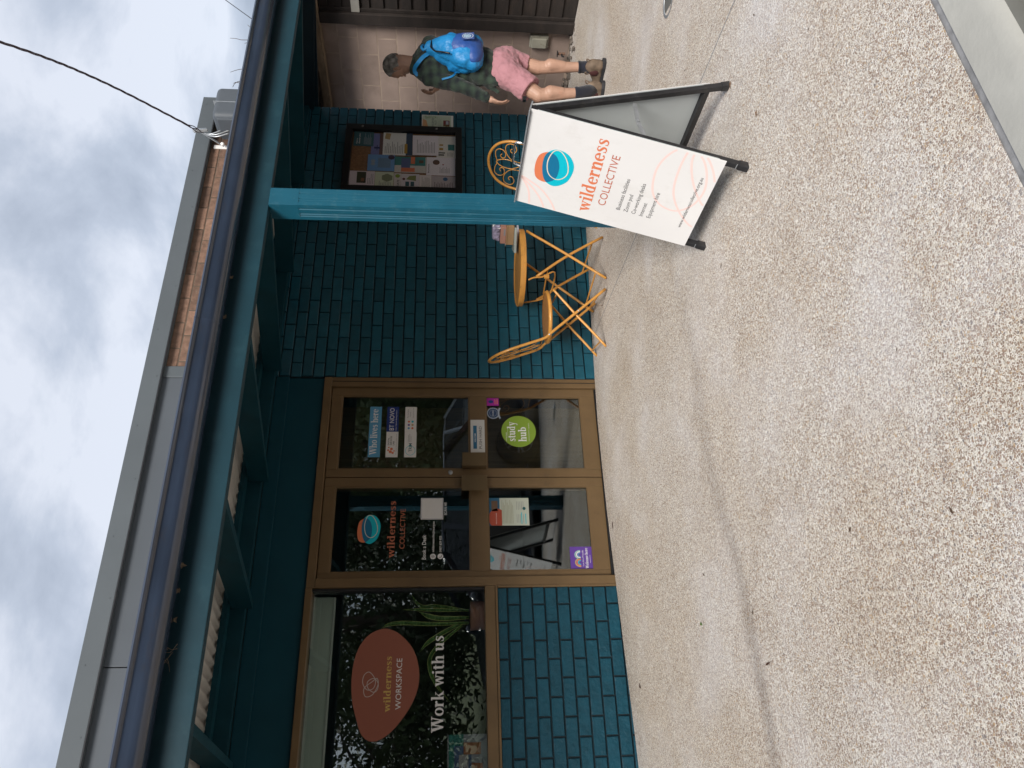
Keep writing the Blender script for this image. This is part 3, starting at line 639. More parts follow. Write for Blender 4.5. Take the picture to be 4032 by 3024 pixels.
# post with two flutes in each face
def notched(x0, x1, y0, y1, d=.006, g=.0055):
    P = []
    def side(a, c, nrm):
        a = Vector(a); c = Vector(c); L = (c-a).length; u = (c-a)/L; P.append(tuple(a))
        for f in (.26, .40, .72):
            m_ = a+u*L*f; P.extend([tuple(m_-u*g), tuple(m_-u*g*.4-Vector(nrm)*d), tuple(m_+u*g*.4-Vector(nrm)*d), tuple(m_+u*g)])
    side((x0, y0), (x1, y0), (0, -1)); side((x1, y0), (x1, y1), (1, 0)); side((x1, y1), (x0, y1), (0, 1)); side((x0, y1), (x0, y0), (-1, 0)); return P
PX0, PX1, PY0, PY1 = -.235, -.120, -2.212, -2.097
poly = notched(PX0, PX1, PY0, PY1)
P_ = thing('post', None, None, ((PX0+PX1)/2, (PY0+PY1)/2, -.06)); P_.parent = V; P_.location = WO[P_.name]-WO[V.name]
MB().prism([(a, c, -.07) for a, c in poly], (0, 0, 2.06)).build('fluted_shaft', M_post, P_)
MB().box(PX0, PX1, PY0, PY1, 1.99, 2.1415).build('post_head', M_post, P_, bevel=.001)
# twigs of weeds growing in the gutter
tw = thing('gutter_weed', None, None, (.8, -2.28, 2.36))
bpy.data.objects.remove(tw)
for k, pts in enumerate([[(989, 110), (975, 98)], [(984, 158), (950, 157), (930, 152), (906, 150)], [(984, 166), (963, 171)], [(960, 272), (935, 275), (907, 284)], [(952, 320), (935, 322), (922, 332), (916, 343)], [(932, 324), (922, 327), (919, 328)]]):
    pp = [at_y(x, y, -2.29-.004*i) for i, (x, y) in enumerate(pts)]; pp = [pp[0]-Vector((0, -.01, .03))]+pp
    tag(MB().tube(pp, [.0022, .0012], 6, smooth=3).build('weed_stem', M_bark, smooth=True), ['short bent dry stem standing in the gutter nearest the frame edge', 'longest dry stem curving up out of the gutter', 'tiny dry stub beside the longest gutter stem', 'dry stem leaning out of the gutter between the stub and the forked one', 'curled dry stem in the gutter next to the grey box', 'small side shoot of the curled gutter stem'][k], 'weed', 'dry weed stems in the gutter')
# brown leaf litter caught under the gutter
for k, (x, y) in enumerate([(720, 2222), (697, 2332), (682, 2447), (908, 1098), (884, 1250)]):
    c = at_y(x, y, -2.206); mb = MB()
    for j in range(3):
        a = random.uniform(0, 6); d = Vector((math.cos(a), 0, math.sin(a)))*.012; e_ = Vector((-d.z, -.006, d.x))*.5; p = c+Vector((random.uniform(-.01, .01), -.003*j, random.uniform(-.008, .008))); mb.add([p-d, p+e_, p+d, p-e_+Vector((0, -.004, 0))], [(0, 1, 2, 3)])
    tag(mb.build('dry_leaf', M_wood), ['clump of three dry leaf bits under the gutter above the right door', 'dry leaf bit under the gutter above the left door', 'dry leaf bit under the gutter above the window corner', 'dry leaf bit under the gutter above the bistro table', 'dry leaf bit under the gutter left of the one above the table'][k], 'leaf', 'dry leaves under the gutter')

# ================================================================ service connection above the verandah
X_ = thing('meter_housing', 'rounded grey plastic housing fixed high on the brick parapet corner', 'service box', (2.72, -.2, 2.9))
MB().box(2.43, 2.80, -.36, -.06, 2.88, 3.262).build('housing', M_grey, X_, bevel=.05, smooth=False); bpy.data.objects[X_.children[0].name].modifiers['bevel'].segments = 5
X_.children[0].data.shade_smooth()
MB().box(2.60, 2.606, -.363, -.07, 2.9, 3.2655).build('strap', M_galv, X_)
MB().box(2.415, 2.44, -.33, -.09, 2.93, 3.22).build('end_cover', M_grey, X_, bevel=.01)
K = thing('cable_bracket', 'white steel strap bracket anchoring the overhead cable to the brick parapet', 'bracket', (2.41, -.05, 3.15))
MB().box(2.385, 2.425, -.012, -.001, 3.05, 3.315).build('strap', M_white, K, bevel=.003)
a_, c_ = at_y(882, 576, -.03), at_y(792, 520, -.16)
MB().bar(a_, c_, .02, .006).build('arm', M_galv, K); MB().bar(c_+Vector((.03, 0, -.05)), c_+Vector((-.02, -.03, .06)), .03, .05).build('clamp', M_galv, K, bevel=.008)
MB().ball(at_y(876, 567, -.05), .018, seg=10, rings=6).build('insulator', M_white, K, smooth=True)
e0 = at_y(790, 519, -.17); e1 = at_y(400, 320, -1.0); e2 = at_y(0, 165, -1.9)
pth = spline([e0, e1, e2, e2+(e2-e1)*1.0+Vector((0, 0, .3)), e2+(e2-e1)*2.2+Vector((0, 0, .9))], 22)
mb = MB()
for ph in (0, 2.1, 4.2):
    pts = []; L = 0
    for i, p in enumerate(pth):
        d = (pth[min(i+1, len(pth)-1)]-pth[max(i-1, 0)]).normalized(); u = d.orthogonal().normalized(); v_ = d.cross(u); a = ph+i*.8
        s_ = .0055+(.010 if i < 3 else 0); pts.append(p+(u*math.cos(a)+v_*math.sin(a))*s_)
    mb.tube(pts, .0042, 6, smooth=2)
tag(mb.build('overhead_cable', mat('dark purple cable', (.035, .018, .024), .6), smooth=True), 'dark twisted overhead service cable rising from the parapet into the sky', 'cable')
for k, (q0, q1, q2) in enumerate((((800, 525), (835, 527), (905, 497)), ((806, 528), (850, 530), (905, 512)), ((812, 531), (852, 538), (900, 525)))):
    tag(MB().tube([at_y(*q0, -.15), at_y(*q1, -.18), at_y(*q2, -.2)], .006, 8, smooth=6).build('cable_tail', M_galv, smooth=True), ['uppermost grey cable tail looping from the bracket to the housing', 'middle grey cable tail looping from the bracket to the housing', 'lowest grey cable tail hanging from the bracket'][k], 'cable', 'grey cable tails at the bracket')
tag(MB().tube([at_y(880, -60, -.6), at_y(888, 0, -.6), at_y(1010, 88, -.6)], .0035, 6).build('thin_wire', M_black), 'thin single wire crossing the sky above the gutter end', 'wire')

# ================================================================ NEIGHBOUR ACROSS THE ALLEY
NBR = thing('neighbour_building', 'pinkish grey block walled building with dark timber cladding beyond the alley', 'building', (4.3, 1.5, -.1))
zj = at_x(1637, 97, 4.05).z; yj = at_x(1680, 160, 4.05).y; base = zj-.2*math.ceil((zj+.13)/.2)
MB().box(4.0475, 4.25, -.33, 6, -.4, 2.9).build('wall', M_blockm, NBR)
i = 0; z = base; bc = {}
while z < 2.46:
    z0, z1 = z+.005, min(z+.195, 2.46); off = yj+(.2 if i % 2 else 0); k = -3
    z0 = max(z0, -.10) if z0 < -.1 else z0
    while off+k*.4 < 3.2:
        a, c = off+k*.4+.005, off+(k+1)*.4-.005; k += 1
        a = max(a, -.21)
        if c-a < .04 or z1-z0 < .03: continue
        key = (round(c-a, 3), round(z1-z0, 3))
        if key not in bc:
            h, w2 = key[1]/2, key[0]/2; ch = .003
            bc[key] = mesh_of(MB().add([(-.006, -w2+ch, -h+ch), (-.006, w2-ch, -h+ch), (-.006, w2-ch, h-ch), (-.006, -w2+ch, h-ch), (-.003, -w2, -h), (-.003, w2, -h), (-.003, w2, h), (-.003, -w2, h), (.01, -w2, -h), (.01, w2, -h), (.01, w2, h), (.01, -w2, h)],
                [(0, 1, 2, 3), (0, 4, 5, 1), (1, 5, 6, 2), (2, 6, 7, 3), (3, 7, 4, 0), (4, 8, 9, 5), (5, 9, 10, 6), (6, 10, 11, 7), (7, 11, 8, 4)]), 'block', M_block)
        o = bpy.data.objects.new('block', bc[key]); COL.objects.link(o); o.parent = NBR; o.location = Vector((4.052, (a+c)/2, (z0+z1)/2))-WO[NBR.name]
    z += .2; i += 1
MB().box(3.93, 4.06, -.335, -.215, -.10, 2.46).build('corner_post', M_dtimb, NBR, bevel=.006); MB().box(3.965, 4.06, -.375, -.338, -.09, 2.45).build('edge_strip', M_dtimb, NBR, bevel=.004)
for i in range(19):
    z = -.085+i*.1365; mb = MB(); x0 = 3.985
    mb.prism([(x0-.012, -.376, z), (x0+.02, -.376, z), (x0+.02, -.376, z+.134), (x0+.006, -.376, z+.1345)], (0, -2.4, 0)); mb.build('cladding_board', M_dtimb, NBR)
MB().box(4.01, 4.2, -2.8, -.34, -.3, 2.6).build('wall', M_dark, NBR)
MB().box(3.955, 3.985, -.9, -.34, 2.06, 2.14).build('white_bracket', ink('dull white', (.34, .33, .30)), NBR)
MB().box(3.93, 4.02, -2.8, 4, 2.462, 2.545).build('eave_beam', M_wood, NBR, bevel=.006)
mb = MB(); mb.prism([(3.6, -2.8, 2.56), (4.3, -2.8, 2.62), (4.3, -2.8, 2.72), (3.6, -2.8, 2.62)], (0, 7, 0)); mb.build('eave_soffit', M_navy, NBR)
Tm = thing('meter_box', 'small cream utility box fixed low on the block wall', 'utility box', (4.02, -.02, .10))
a_ = at_x(2083, 190, 3.99); c_ = at_x(2162, 146, 3.99)
y0, y1 = sorted((a_.y, c_.y)); z0, z1 = sorted((a_.z, c_.z)); M_cream = mat('cream plastic', (.36, .35, .29), .5, var=.1, vscale=10, dirt=(.15, .12, .08, .6), dscale=20)
MB().box(3.995, 4.043, y0, y1, z0, z1).build('back_box', M_cream, Tm, bevel=.01); MB().box(3.975, 3.994, y0+.02, y1-.012, z0+.02, z1-.02).build('cover', M_cream, Tm, bevel=.006)
MB().lathe((4.0, y0-.004, (z0+z1)/2), [(.0005, -.012), (.014, -.008), (.016, 0)], Vector((0, -1, 0)), 12).build('hinge_knob', M_cream, Tm)
# rubble and leaf litter at the foot of the block wall
mb = MB(); rr = random.Random(3)
for i in range(260):
    y = rr.uniform(-.3, 2.2); x = rr.uniform(3.66, 4.03); s_ = rr.uniform(.008, .04); c = Vector((x, y, gz(x, 0)-.015+rr.uniform(0, .03)))
    mb.ball(c, (s_, s_*rr.uniform(.5, 1), s_*rr.uniform(.4, .8)), Matrix.Rotation(rr.uniform(0, 3), 3, 'Z'), 6, 4)
tag(mb.build('rubble', mat('mixed rubble', (.12, .10, .085), .9, var=.6, vscale=25)), 'broken stones and litter along the foot of the block wall', 'rubble', kind='stuff')
TP = thing('garden_tap', 'small dark garden tap standing in the rubble behind the man', 'tap', at_x(2225, 212, 3.9))
b0 = at_x(2225, 212, 3.9); t0 = at_x(2197, 212, 3.9)
MB().tube([b0, t0], .014, 10).build('riser', M_redbrick, TP, smooth='auto'); MB().lathe(t0, [(.0005, 0), (.034, .004), (.034, .010), (.0005, .012)], Vector((0, 0, 1)), 14).build('valve_wheel', M_black, TP)
MB().tube([(b0+t0)/2, (b0+t0)/2+Vector((-.05, -.01, .0)), (b0+t0)/2+Vector((-.06, -.012, -.02))], .009, 8).build('spout', M_black, TP, smooth='auto')

# ================================================================ STICKERS AND LETTERING ON THE GLASS
GX, GY = Vector((1, 0, 0)), Vector((0, 0, 1))
def sticker(name, label, cat, x0, x1, z0, z1, m, y=.0505, group=None, th=.0006):
    """thin sheet on the glass; returns it with a print plane whose origin is its lower left corner"""
    o = MB().box(x0, x1, y-th, y, z0, z1).build(name, m); tag(o, label, cat, group)
    return o, Plane((x0, y-th, z0), GX, GY, (0, -1, 0)), x1-x0, z1-z0
def clearfilm(name, label, cat, x, z, y=.0515):
    t_ = thing(name, label, cat, (x, y, z)); return t_, Plane((0, y, 0), GX, GY, (0, -1, 0))
L1 = .0004
s, p, w_, h = sticker('door_sticker', 'light blue sticker reading Who lives here, topmost on the right door', 'sticker', -.664, -.238, 1.683, 1.772, I_ltb)
p.serif('lettering', 'Who lives here', .02, w_-.02, .026, .036, I_wh, s, L1)
s, p, w_, h = sticker('door_sticker', 'navy Bt Novo sticker on the right door', 'sticker', -.452, -.238, 1.552, 1.641, I_navy)
p.sans('lettering', 'BT NOVO', .012, w_-.012, .034, .036, I_wh, s, L1); p.sans('lettering', 'Future Telematic Banking Advisors', .012, w_-.03, .014, .009, I_wh, s, L1)
s, p, w_, h = sticker('door_sticker', 'white Digital Services Lab sticker with orange molecule on the right door', 'sticker', -.665, -.4525, 1.550, 1.640, M_white)
for k, tx in enumerate(('DIGITAL', 'SERVICES', 'LAB')): p.sans('lettering', tx, .10, .10+(.062, .075, .032)[k], .066-k*.019, .012, I_bk, s, L1, .01)
p.sans('lettering', 'Worldwide identity & insights team', .02, w_-.02, .010, .007, I_gr, s, L1)
for a, c, r in ((.045, .056, .012), (.068, .048, .011), (.036, .038, .009), (.058, .072, .008), (.08, .068, .006), (.052, .028, .006)):
    p.shape('emblem', [(a+r*math.cos(q), c+r*math.sin(q)) for q in [i*.52 for i in range(12)]], I_or, s, L1)
s, p, w_, h = sticker('door_sticker', 'white sticker with two rows of small coloured dots on the right door', 'sticker', -.452, -.238, 1.415, 1.503, M_white)
for i in range(6):
    a, c = .03+.028*(i % 3), .058-.028*(i//3); p.shape('emblem', [(a+.009*math.cos(q), c+.009*math.sin(q)) for q in [k*.52 for k in range(12)]], (I_ltb, I_purp, I_or, I_or, I_sand, I_te)[i], s, L1)
p.sans('lettering', 'Permanent', .118, .195, .062, .010, I_gr, s, L1); p.sans('lettering', 'Home', .130, .170, .044, .010, I_gr, s, L1); p.sans('lettering', 'National Endowment', .118, .205, .022, .009, I_gr, s, L1)
s, p, w_, h = sticker('door_sticker', 'white TRIM sticker with pale ring on the right door', 'sticker', -.665, -.4525, 1.412, 1.502, M_white)
p.sans('lettering', 'TRIM', .045, .115, .034, .024, I_dpt, s, L1, .015); p.line('emblem', [(.055+.038*math.cos(q), .045+.036*math.sin(q)) for q in [k*.6 for k in range(10)]], .003, I_te, s, L1*.5, True)
p.rects('fine_print', [(.125, .185, .060, .0625), (.125, .195, .05, .0525), (.125, .175, .04, .0425)], I_gr, s, L1)
s, p, w_, h = sticker('door_notice', 'white paper notice reading PUSH HARD taped on the right door rail', 'notice', -.648, -.357, .893, 1.001, M_paper, y=.0315)
p.rects('blue_band', [(.045, .24, .060, .088)], ink('mid blue', (.02, .14, .27)), s, L1); p.sans('lettering', 'WELCOME', .10, .175, .069, .010, I_wh, s, L1*2, .01); p.sans('lettering', 'PUSH HARD', .045, .235, .022, .022, I_bk, s, L1)
CIR = lambda cx_, cy_, r, n=40, ry=None: [(cx_+r*math.cos(2*math.pi*i/n), cy_+(ry or r)*math.sin(2*math.pi*i/n)) for i in range(n)]
t_, p = clearfilm('study_sticker', 'round lime green study hub sticker low on the right door', 'sticker', -.445, .494, .0512)
p.shape('disc', CIR(-.445, .628, .134), I_green, t_, L1)
p.serif('lettering', 'study', -.532, -.362, .655, .042, I_wh, t_, L1*2); p.serif('lettering', 'hub', -.532, -.408, .570, .042, I_wh, t_, L1*2)
p.rects('fine_print', [(-.50, -.41, .712, .7135), (-.53, -.43, .549, .5505)], I_wh, t_, L1*2); p.sans('lettering', 'wilderness', -.53, -.455, .722, .009, I_wh, t_, L1*2); p.sans('lettering', 'towns', -.42, -.375, .545, .009, I_wh, t_, L1*2)
s, p, w_, h = sticker('door_sticker', 'small magenta sticker in the corner above the blue seal', 'sticker', -.222, -.151, .776, .874, I_mag)
p.shape('figure', CIR(.035, .062, .014, 10, .02), I_navy, s, L1); p.rects('fine_print', [(.012, .058, .030, .034), (.012, .05, .022, .025), (.014, .056, .008, .016)], I_or, s, L1)
t_, p = clearfilm('seal_sticker', 'round dark blue award seal with a pale ribbon on the right door', 'sticker', -.288, .77, .0512)
p.shape('rim', [(-.288+(.047+(.004 if i % 2 else 0))*math.cos(2*math.pi*i/56), .822+(.047+(.004 if i % 2 else 0))*math.sin(2*math.pi*i/56)) for i in range(56)], ink('silver', (.32, .36, .42)), t_, L1)
p.shape('disc', CIR(-.288, .822, .041), ink('slate blue', (.02, .05, .12)), t_, L1*2); p.line('ring', CIR(-.288, .822, .028, 24), .002, ink('silver', (.3, .3, .3)), t_, L1*3, True, 2); p.sans('lettering', 'AWARD', -.311, -.265, .818, .010, I_wh, t_, L1*3)
p.line('ribbon', [(-.335, .768), (-.31, .778), (-.288, .780), (-.266, .778), (-.242, .768)], .014, ink('silver', (.3, .3, .3)), t_, L1*3)
# left door
t_, p = clearfilm('door_lettering', 'coral and turquoise egg emblem with wilderness collective lettering on the left door', 'lettering', -1.22, 1.47)
dimc = (ink('faded coral', (.50, .16, .09)), )
logo(p, t_, -1.227, 1.732, .205, .165, L1)
p.serif('lettering', 'wilderness', -1.437, -1.010, 1.548, .036, dimc[0], t_, L1*2); p.sans('lettering', 'COLLECTIVE', -1.372, -1.075, 1.478, .038, dimc[0], t_, L1*2)
t_, p = clearfilm('contact_lettering', 'white Book a Desk lettering with web and phone lines on the left door', 'lettering', -1.3, 1.20)
p.sans('lettering', 'Book a Desk', -1.452, -1.272, 1.327, .028, I_wh, t_, L1, .012); p.sans('lettering', 'wildernesscollective.org.au', -1.398, -1.172, 1.268, .017, I_wh, t_, L1, .01); p.sans('lettering', '0487 639 955', -1.398, -1.280, 1.216, .017, I_wh, t_, L1, .01)
for zc in (1.276, 1.224): p.shape('icon', CIR(-1.430, zc, .020, 20), I_wh, t_, L1)
p.line('icon_mark', CIR(-1.43, 1.276, .011, 12), .0018, I_bk, t_, L1*2, True, 2); p.rects('icon_mark', [(-1.441, -1.419, 1.275, 1.277)], I_bk, t_, L1*2.2); p.rects('icon_mark', [(-1.431, -1.429, 1.265, 1.287)], I_bk, t_, L1*2.5)
p.line('icon_mark', [(-1.437, 1.232), (-1.436, 1.222), (-1.429, 1.215), (-1.421, 1.214)], .004, I_bk, t_, L1*2)
p.sans('lettering', 'SCAN ME', -1.123, -1.025, 1.180, .020, I_wh, t_, L1, .01)
s, p, w_, h = sticker('code_square', 'blank white square sticker beside the Book a Desk lettering', 'sticker', -1.156, -.992, 1.206, 1.368, M_white)
p.line('border', [(.006, .006), (w_-.006, .006), (w_-.006, h-.006), (.006, h-.006)], .002, I_navy, s, L1, True, 1)
s, p, w_, h = sticker('door_flyer', 'cream flyer with a blue and coral header on the left door', 'flyer', -1.206, -.994, .579, .871, ink('flyer cream', (.52, .56, .47)), y=.0505)
p.rects('header', [(0, w_, .215, h)], ink('header blue', (.02, .11, .20)), s, L1); p.shape('header_shape', cutpoly(CIR(.055, .235, .075, 30, .062), [(0, .20), (w_, .20), (w_, h), (0, h)]), ink('coral 2', (.42, .075, .04)), s, L1*2)
p.rects('photo', [(.11, .19, .23, .275)], ink('brown', (.14, .08, .05)), s, L1*2); p.sans('lettering', 'Work in the business', .01, .095, .238, .008, I_wh, s, L1*3)
p.rects('fine_print', [(.015, w_-.015-.02*((i*7) % 3), .196-i*.0098, .1985-i*.0098) for i in range(9)], ink('olive', (.30, .28, .16)), s, L1); p.rects('fine_print', [(.02+.1*(i % 2), .085+.1*(i % 2), .088-.012*(i//2), .0905-.012*(i//2)) for i in range(10)], I_gr, s, L1)
p.rects('bar', [(.012, .10, .052, .058), (.012, .09, .022, .028)], I_te, s, L1*1.5); p.shape('emblem', CIR(.13, .035, .012, 16), I_dpt, s, L1)
s, p, w_, h = sticker('door_sticker', 'violet Welcome Here sticker with two rainbows in the lower corner of the left door', 'sticker', -1.541, -1.370, .135, .298, I_purp)
for cx_, cl in ((.055, (ink('gold', (.6, .42, .12)), ink('coral', (0, 0, 0)), I_te)), (.112, (ink('mint', (.35, .62, .52)), I_wh, I_ltb))):
    for j, r in enumerate((.030, .022, .014)): p.line('rainbow', [(cx_+r*math.cos(a), .088+r*1.3*math.sin(a)) for a in [i*math.pi/8 for i in range(9)]], .007, cl[j], s, L1*(1+j*.5), False, 2)
p.sans('lettering', 'You Are Proudly', .025, .145, .066, .011, I_wh, s, L1); p.serif('lettering', 'Welcome Here'.replace('c', 'e').replace('m', 'n').replace('H', 'h'), .012, .162, .034, .015, I_wh, s, L1); p.rects('fine_print', [(.05, .11, .018, .020)], I_wh, s, L1)
# window graphics
WP = Plane((0, .0592, 0), GX, GY, (0, -1, 0))
t_ = thing('window_graphic', 'terracotta egg shaped window graphic reading wilderness workspace', 'window graphic', (-2.27, .059, 1.36))
WP.shape('disc', [(-1.925, 1.615), (-1.965, 1.70), (-2.06, 1.765), (-2.20, 1.793), (-2.36, 1.785), (-2.50, 1.745), (-2.58, 1.71), (-2.618, 1.655), (-2.605, 1.585), (-2.54, 1.50), (-2.42, 1.41), (-2.30, 1.362), (-2.18, 1.36), (-2.06, 1.40), (-1.97, 1.48), (-1.93, 1.55)], I_terr, t_, 0, 6)
WP.serif('lettering', 'wilderness', -2.447, -2.100, 1.538, .031, ink('gold', (.6, .42, .12)), t_, L1); WP.sans('lettering', 'WORKSPACE', -2.434, -2.117, 1.470, .038, I_wh, t_, L1)
for pts in ([(-2.26, 1.66), (-2.30, 1.71), (-2.35, 1.70), (-2.34, 1.655), (-2.28, 1.622), (-2.24, 1.63)], [(-2.20, 1.68), (-2.22, 1.715), (-2.27, 1.72), (-2.31, 1.69), (-2.30, 1.65), (-2.25, 1.64)], [(-2.24, 1.65), (-2.26, 1.69), (-2.30, 1.685), (-2.325, 1.65), (-2.31, 1.625), (-2.27, 1.622)]):
    WP.line('ring', pts, .004, ink('pale line', (.55, .50, .47)), t_, L1*1.2, True, 6)
t_ = thing('window_lettering', 'white Work with us lettering across the window', 'lettering', (-2.27, .059, 1.19))
WP.serif('lettering', 'Work with us', -2.576, -1.972, 1.196, .054, I_wh, t_, 0)
s, p, w_, h = sticker('window_poster', 'teal and coral poster in the lower corner of the window', 'poster', -2.96, -2.592, .918, 1.170, ink('poster lilac', (.36, .33, .40)), y=.069)
p.rects('photo', [(.08, w_-.0, .15, h-.008)], ink('poster teal', (.05, .24, .23)), s, L1); p.rects('photo', [(.13, .30, .10, .21)], ink('poster blue', (.10, .14, .30)), s, L1*2); p.rects('photo', [(.17, .25, .12, .18)], ink('poster pale', (.45, .38, .42)), s, L1*3)
p.rects('coral_block', [(.03, .20, .03, .10), (.25, .32, .04, .15)], ink('poster coral', (.45, .15, .08)), s, L1*4); p.rects('fine_print', [(.05, .15, .085-i*.012, .09-i*.012) for i in range(4)], I_wh, s, L1*5)

# ================================================================ things on the bench inside the window
at = at_y
PT = thing('potted_snake_plant', 'variegated snake plant in a pink ribbed pot just inside the window', 'plant', at(1911, 2424, .2))
pc = at(1911, 2424, .2); top_ = at(1852, 2424, .2); M_pot = mat('pink ribbed pot', (.70, .34, .27), .6); M_sn = mat('variegated leaf', (.17, .30, .10), .45, var=.7, vscale=26, stretch=(.3, .3, 2.2)); M_sny = mat('yellow leaf edge', (.72, .72, .26), .45)
H = top_.z-pc.z; pf = []
for i in range(25): pf.append((.092+.004*(i % 2)+.006*i/24, H*i/24))
MB().lathe(pc, pf+[(.085, H), (.08, H-.02), (.0005, H-.02)], seg=32).build('pot', M_pot, PT, smooth='auto')
def snake(pts, w0):
    P = spline(pts, 6); mb = MB(); me_ = MB(); n = len(P); L = []
    for i, q in enumerate(P):
        u = i/(n-1); ww = w0*(.55+.9*u*(1-u)*2) * (1 if u < .7 else max(.02, (1-u)/.3)**.7); d = (P[min(i+1, n-1)]-P[max(i-1, 0)]).normalized(); side_ = d.cross(Vector((0.25, 1, .1))).normalized()
        L.append((q-side_*ww, q-side_*ww*.78, q+Vector((0, .008, 0)), q+side_*ww*.78, q+side_*ww))
    for i in range(n-1):
        a, c = L[i], L[i+1]
        for k in (1, 2): mb.add([a[k], a[k+1], c[k+1], c[k]], [(0, 1, 2, 3)])
        for k in (0, 3): me_.add([a[k], a[k+1], c[k+1], c[k]], [(0, 1, 2, 3)])
    o = mb.build('leaf', M_sn, PT, smooth=True); me_.build('leaf_edge', M_sny, o, smooth=True)
Zz = lambda zx, zy, y=.2: at(1200+.4363*zx, 2300+.4363*zy, y)
snake([Zz(1480, 235), Zz(1250, 235), Zz(1050, 230), Zz(885, 232)], 0.0112)
snake([Zz(1480, 240, .22), Zz(1200, 200, .22), Zz(1050, 200, .22), Zz(960, 95, .22)], 0.0132)
snake([Zz(1480, 300), Zz(1250, 310), Zz(1120, 290), Zz(1030, 250)], 0.0172)
snake([Zz(1480, 350), Zz(1150, 360), Zz(900, 350), Zz(760, 365), Zz(690, 400)], 0.0145)
snake([Zz(1440, 345, .21), Zz(1300, 410, .21), Zz(1120, 520, .21), Zz(1035, 615, .21)], 0.0145)
snake([Zz(1420, 370, .19), Zz(1200, 560, .19), Zz(1125, 700, .19), Zz(1170, 880, .19), Zz(1335, 1095, .19)], 0.0132)
o = tag(MB().box(-2.56, -2.44, .19, .27, .8855, .905).build('red_stapler', mat('red plastic', (.45, .02, .02), .4)), 'red stationery box lying on the bench inside the window', 'stationery'); 
t_ = thing('paper_tray', 'stack of grey papers in a tray at the window bench', 'paper tray', (-2.5, .42, .8405)); 
for k in range(4): MB().box(-2.75+.01*k, -2.35-.015*k, .34, .56, .842+.012*k, .850+.012*k).build('paper', M_paper if k % 2 else M_corr, t_)

# ================================================================ NOTICE BOARD AND POSTERS ON THE BRICK WALL
NBd = thing('notice_board', 'black framed glazed notice board on the teal brick wall', 'notice board', (2.295, -.05, 1.05))
X0, X1, Z0, Z1 = 1.873, 2.717, 1.053, 2.135; IX0, IX1, IZ0, IZ1 = 1.948, 2.648, 1.113, 2.072
for q in ((X0, IX0, Z0, Z1), (IX1, X1, Z0, Z1), (IX0, IX1, Z0, IZ0), (IX0, IX1, IZ1, Z1)): MB().box(q[0], q[1], -.060, -.002, q[2], q[3]).build('frame_bar', M_blacknb, NBd, bevel=.003)
MB().box(IX0, IX1, -.02, -.002, IZ0, IZ1).build('cork_panel', M_cork, NBd); MB().box(IX0+.001, IX1-.001, -.043, -.041, IZ0+.001, IZ1-.001).build('glazing', M_acry, NBd)
for z in (1.985, 1.29): MB().lathe((2.683, -.060, z), [(.011, -.001), (.011, .004), (.0005, .006)], Vector((0, -1, 0)), 14).build('cam_lock', M_steel, NBd)
zx = lambda x: 2.072-(x-120)/1655*.959; cX = lambda y: 1.948+(1075-y)/(1075-165)*.70
PCs = []
def paper(label, x0, x1, y0, y1, c, y=-.024, tilt=0., name='pinned_notice'):
    a, b_ = cX(y1), cX(y0); z0, z1 = zx(x1), zx(x0); a = max(a, IX0+.002); b_ = min(b_, IX1-.002)
    mb = MB(); cc = Vector(((a+b_)/2, y, (z0+z1)/2)); R_ = Matrix.Rotation(tilt, 3, 'Y')
    mb.box(a, b_, y-.0005, y, z0, z1); mb.v = [cc+R_@(q-cc) for q in mb.v]
    o = mb.build(name, mat('notice paper', [min(.80, q*1.8) for q in c], .7)); tag(o, label, 'notice', 'notices pinned in the board')
    r, u = R_@Vector((1, 0, 0)), R_@Vector((0, 0, 1)); return o, Plane(cc-r*(b_-a)/2-u*(z1-z0)/2-Vector((0, .0005, 0)), r, u, (0, -1, 0)), b_-a, z1-z0
def lines(o, p, x0, x1, y0, y1, n, m=None, seed=1):
    r = random.Random(seed); h = (y1-y0)/n
    p.rects('fine_print', [(x0, x0+(x1-x0)*r.uniform(.55, 1), y0+h*i+h*.3, y0+h*i+h*.62) for i in range(n)], m or I_gr, o, .0003)
pk = (.42, .37, .40)
o, p, a, h = paper('white notice with a dark crowd photo, lowest left in the glazed board top corner', 92, 512, 812, 1040, pk); p.rects('photo', [(.03, a-.01, h*.32, h*.66)], ink('dark olive', (.05, .055, .03)), o, .0003); p.rects('photo', [(.05, .09, h*.38, h*.5)], ink('tan', (.25, .12, .06)), o, .0005); lines(o, p, .02, a-.03, .01, h*.28, 4, seed=2)
o, p, a, h = paper('pale green notice with a hexagon in the left column', 516, 806, 815, 1045, (.34, .37, .28)); p.shape('hexagon', [(a*.6+.05*math.cos(i*1.047), h*.35+.055*math.sin(i*1.047)) for i in range(6)], ink('sage', (.22, .25, .15)), o, .0003); lines(o, p, .01, a*.4, .02, h*.8, 8, seed=3)
o, p, a, h = paper('white notice with lime green disc and the word DATE', 812, 922, 830, 1050, (.36, .33, .33)); p.shape('disc', CIR(a*.8, h*.5, .022, 20), I_green, o, .0003); p.sans('lettering', 'DATE', .01, .09, h*.25, .02, I_bk, o, .0003, .012)
o, p, a, h = paper('notice with a pink figure and two dark teal blocks', 924, 1206, 836, 1056, (.38, .35, .37)); p.rects('block', [(.02, .075, .09, .125), (.02, .075, .045, .078)], ink('ink teal', (.03, .10, .13)), o, .0003); p.shape('figure', [(a*.5, .03), (a*.9, .03), (a*.85, .09), (a*.6, .12)], ink('moss', (.22, .25, .08)), o, .0003); p.shape('figure', CIR(a*.62, .14, .014, 14), ink('maroon', (.10, .02, .03)), o, .0004)
o, p, a, h = paper('plain typed white notice in the left column', 1208, 1396, 848, 1062, (.42, .39, .38)); lines(o, p, .015, a-.02, .01, h-.02, 9, seed=5)
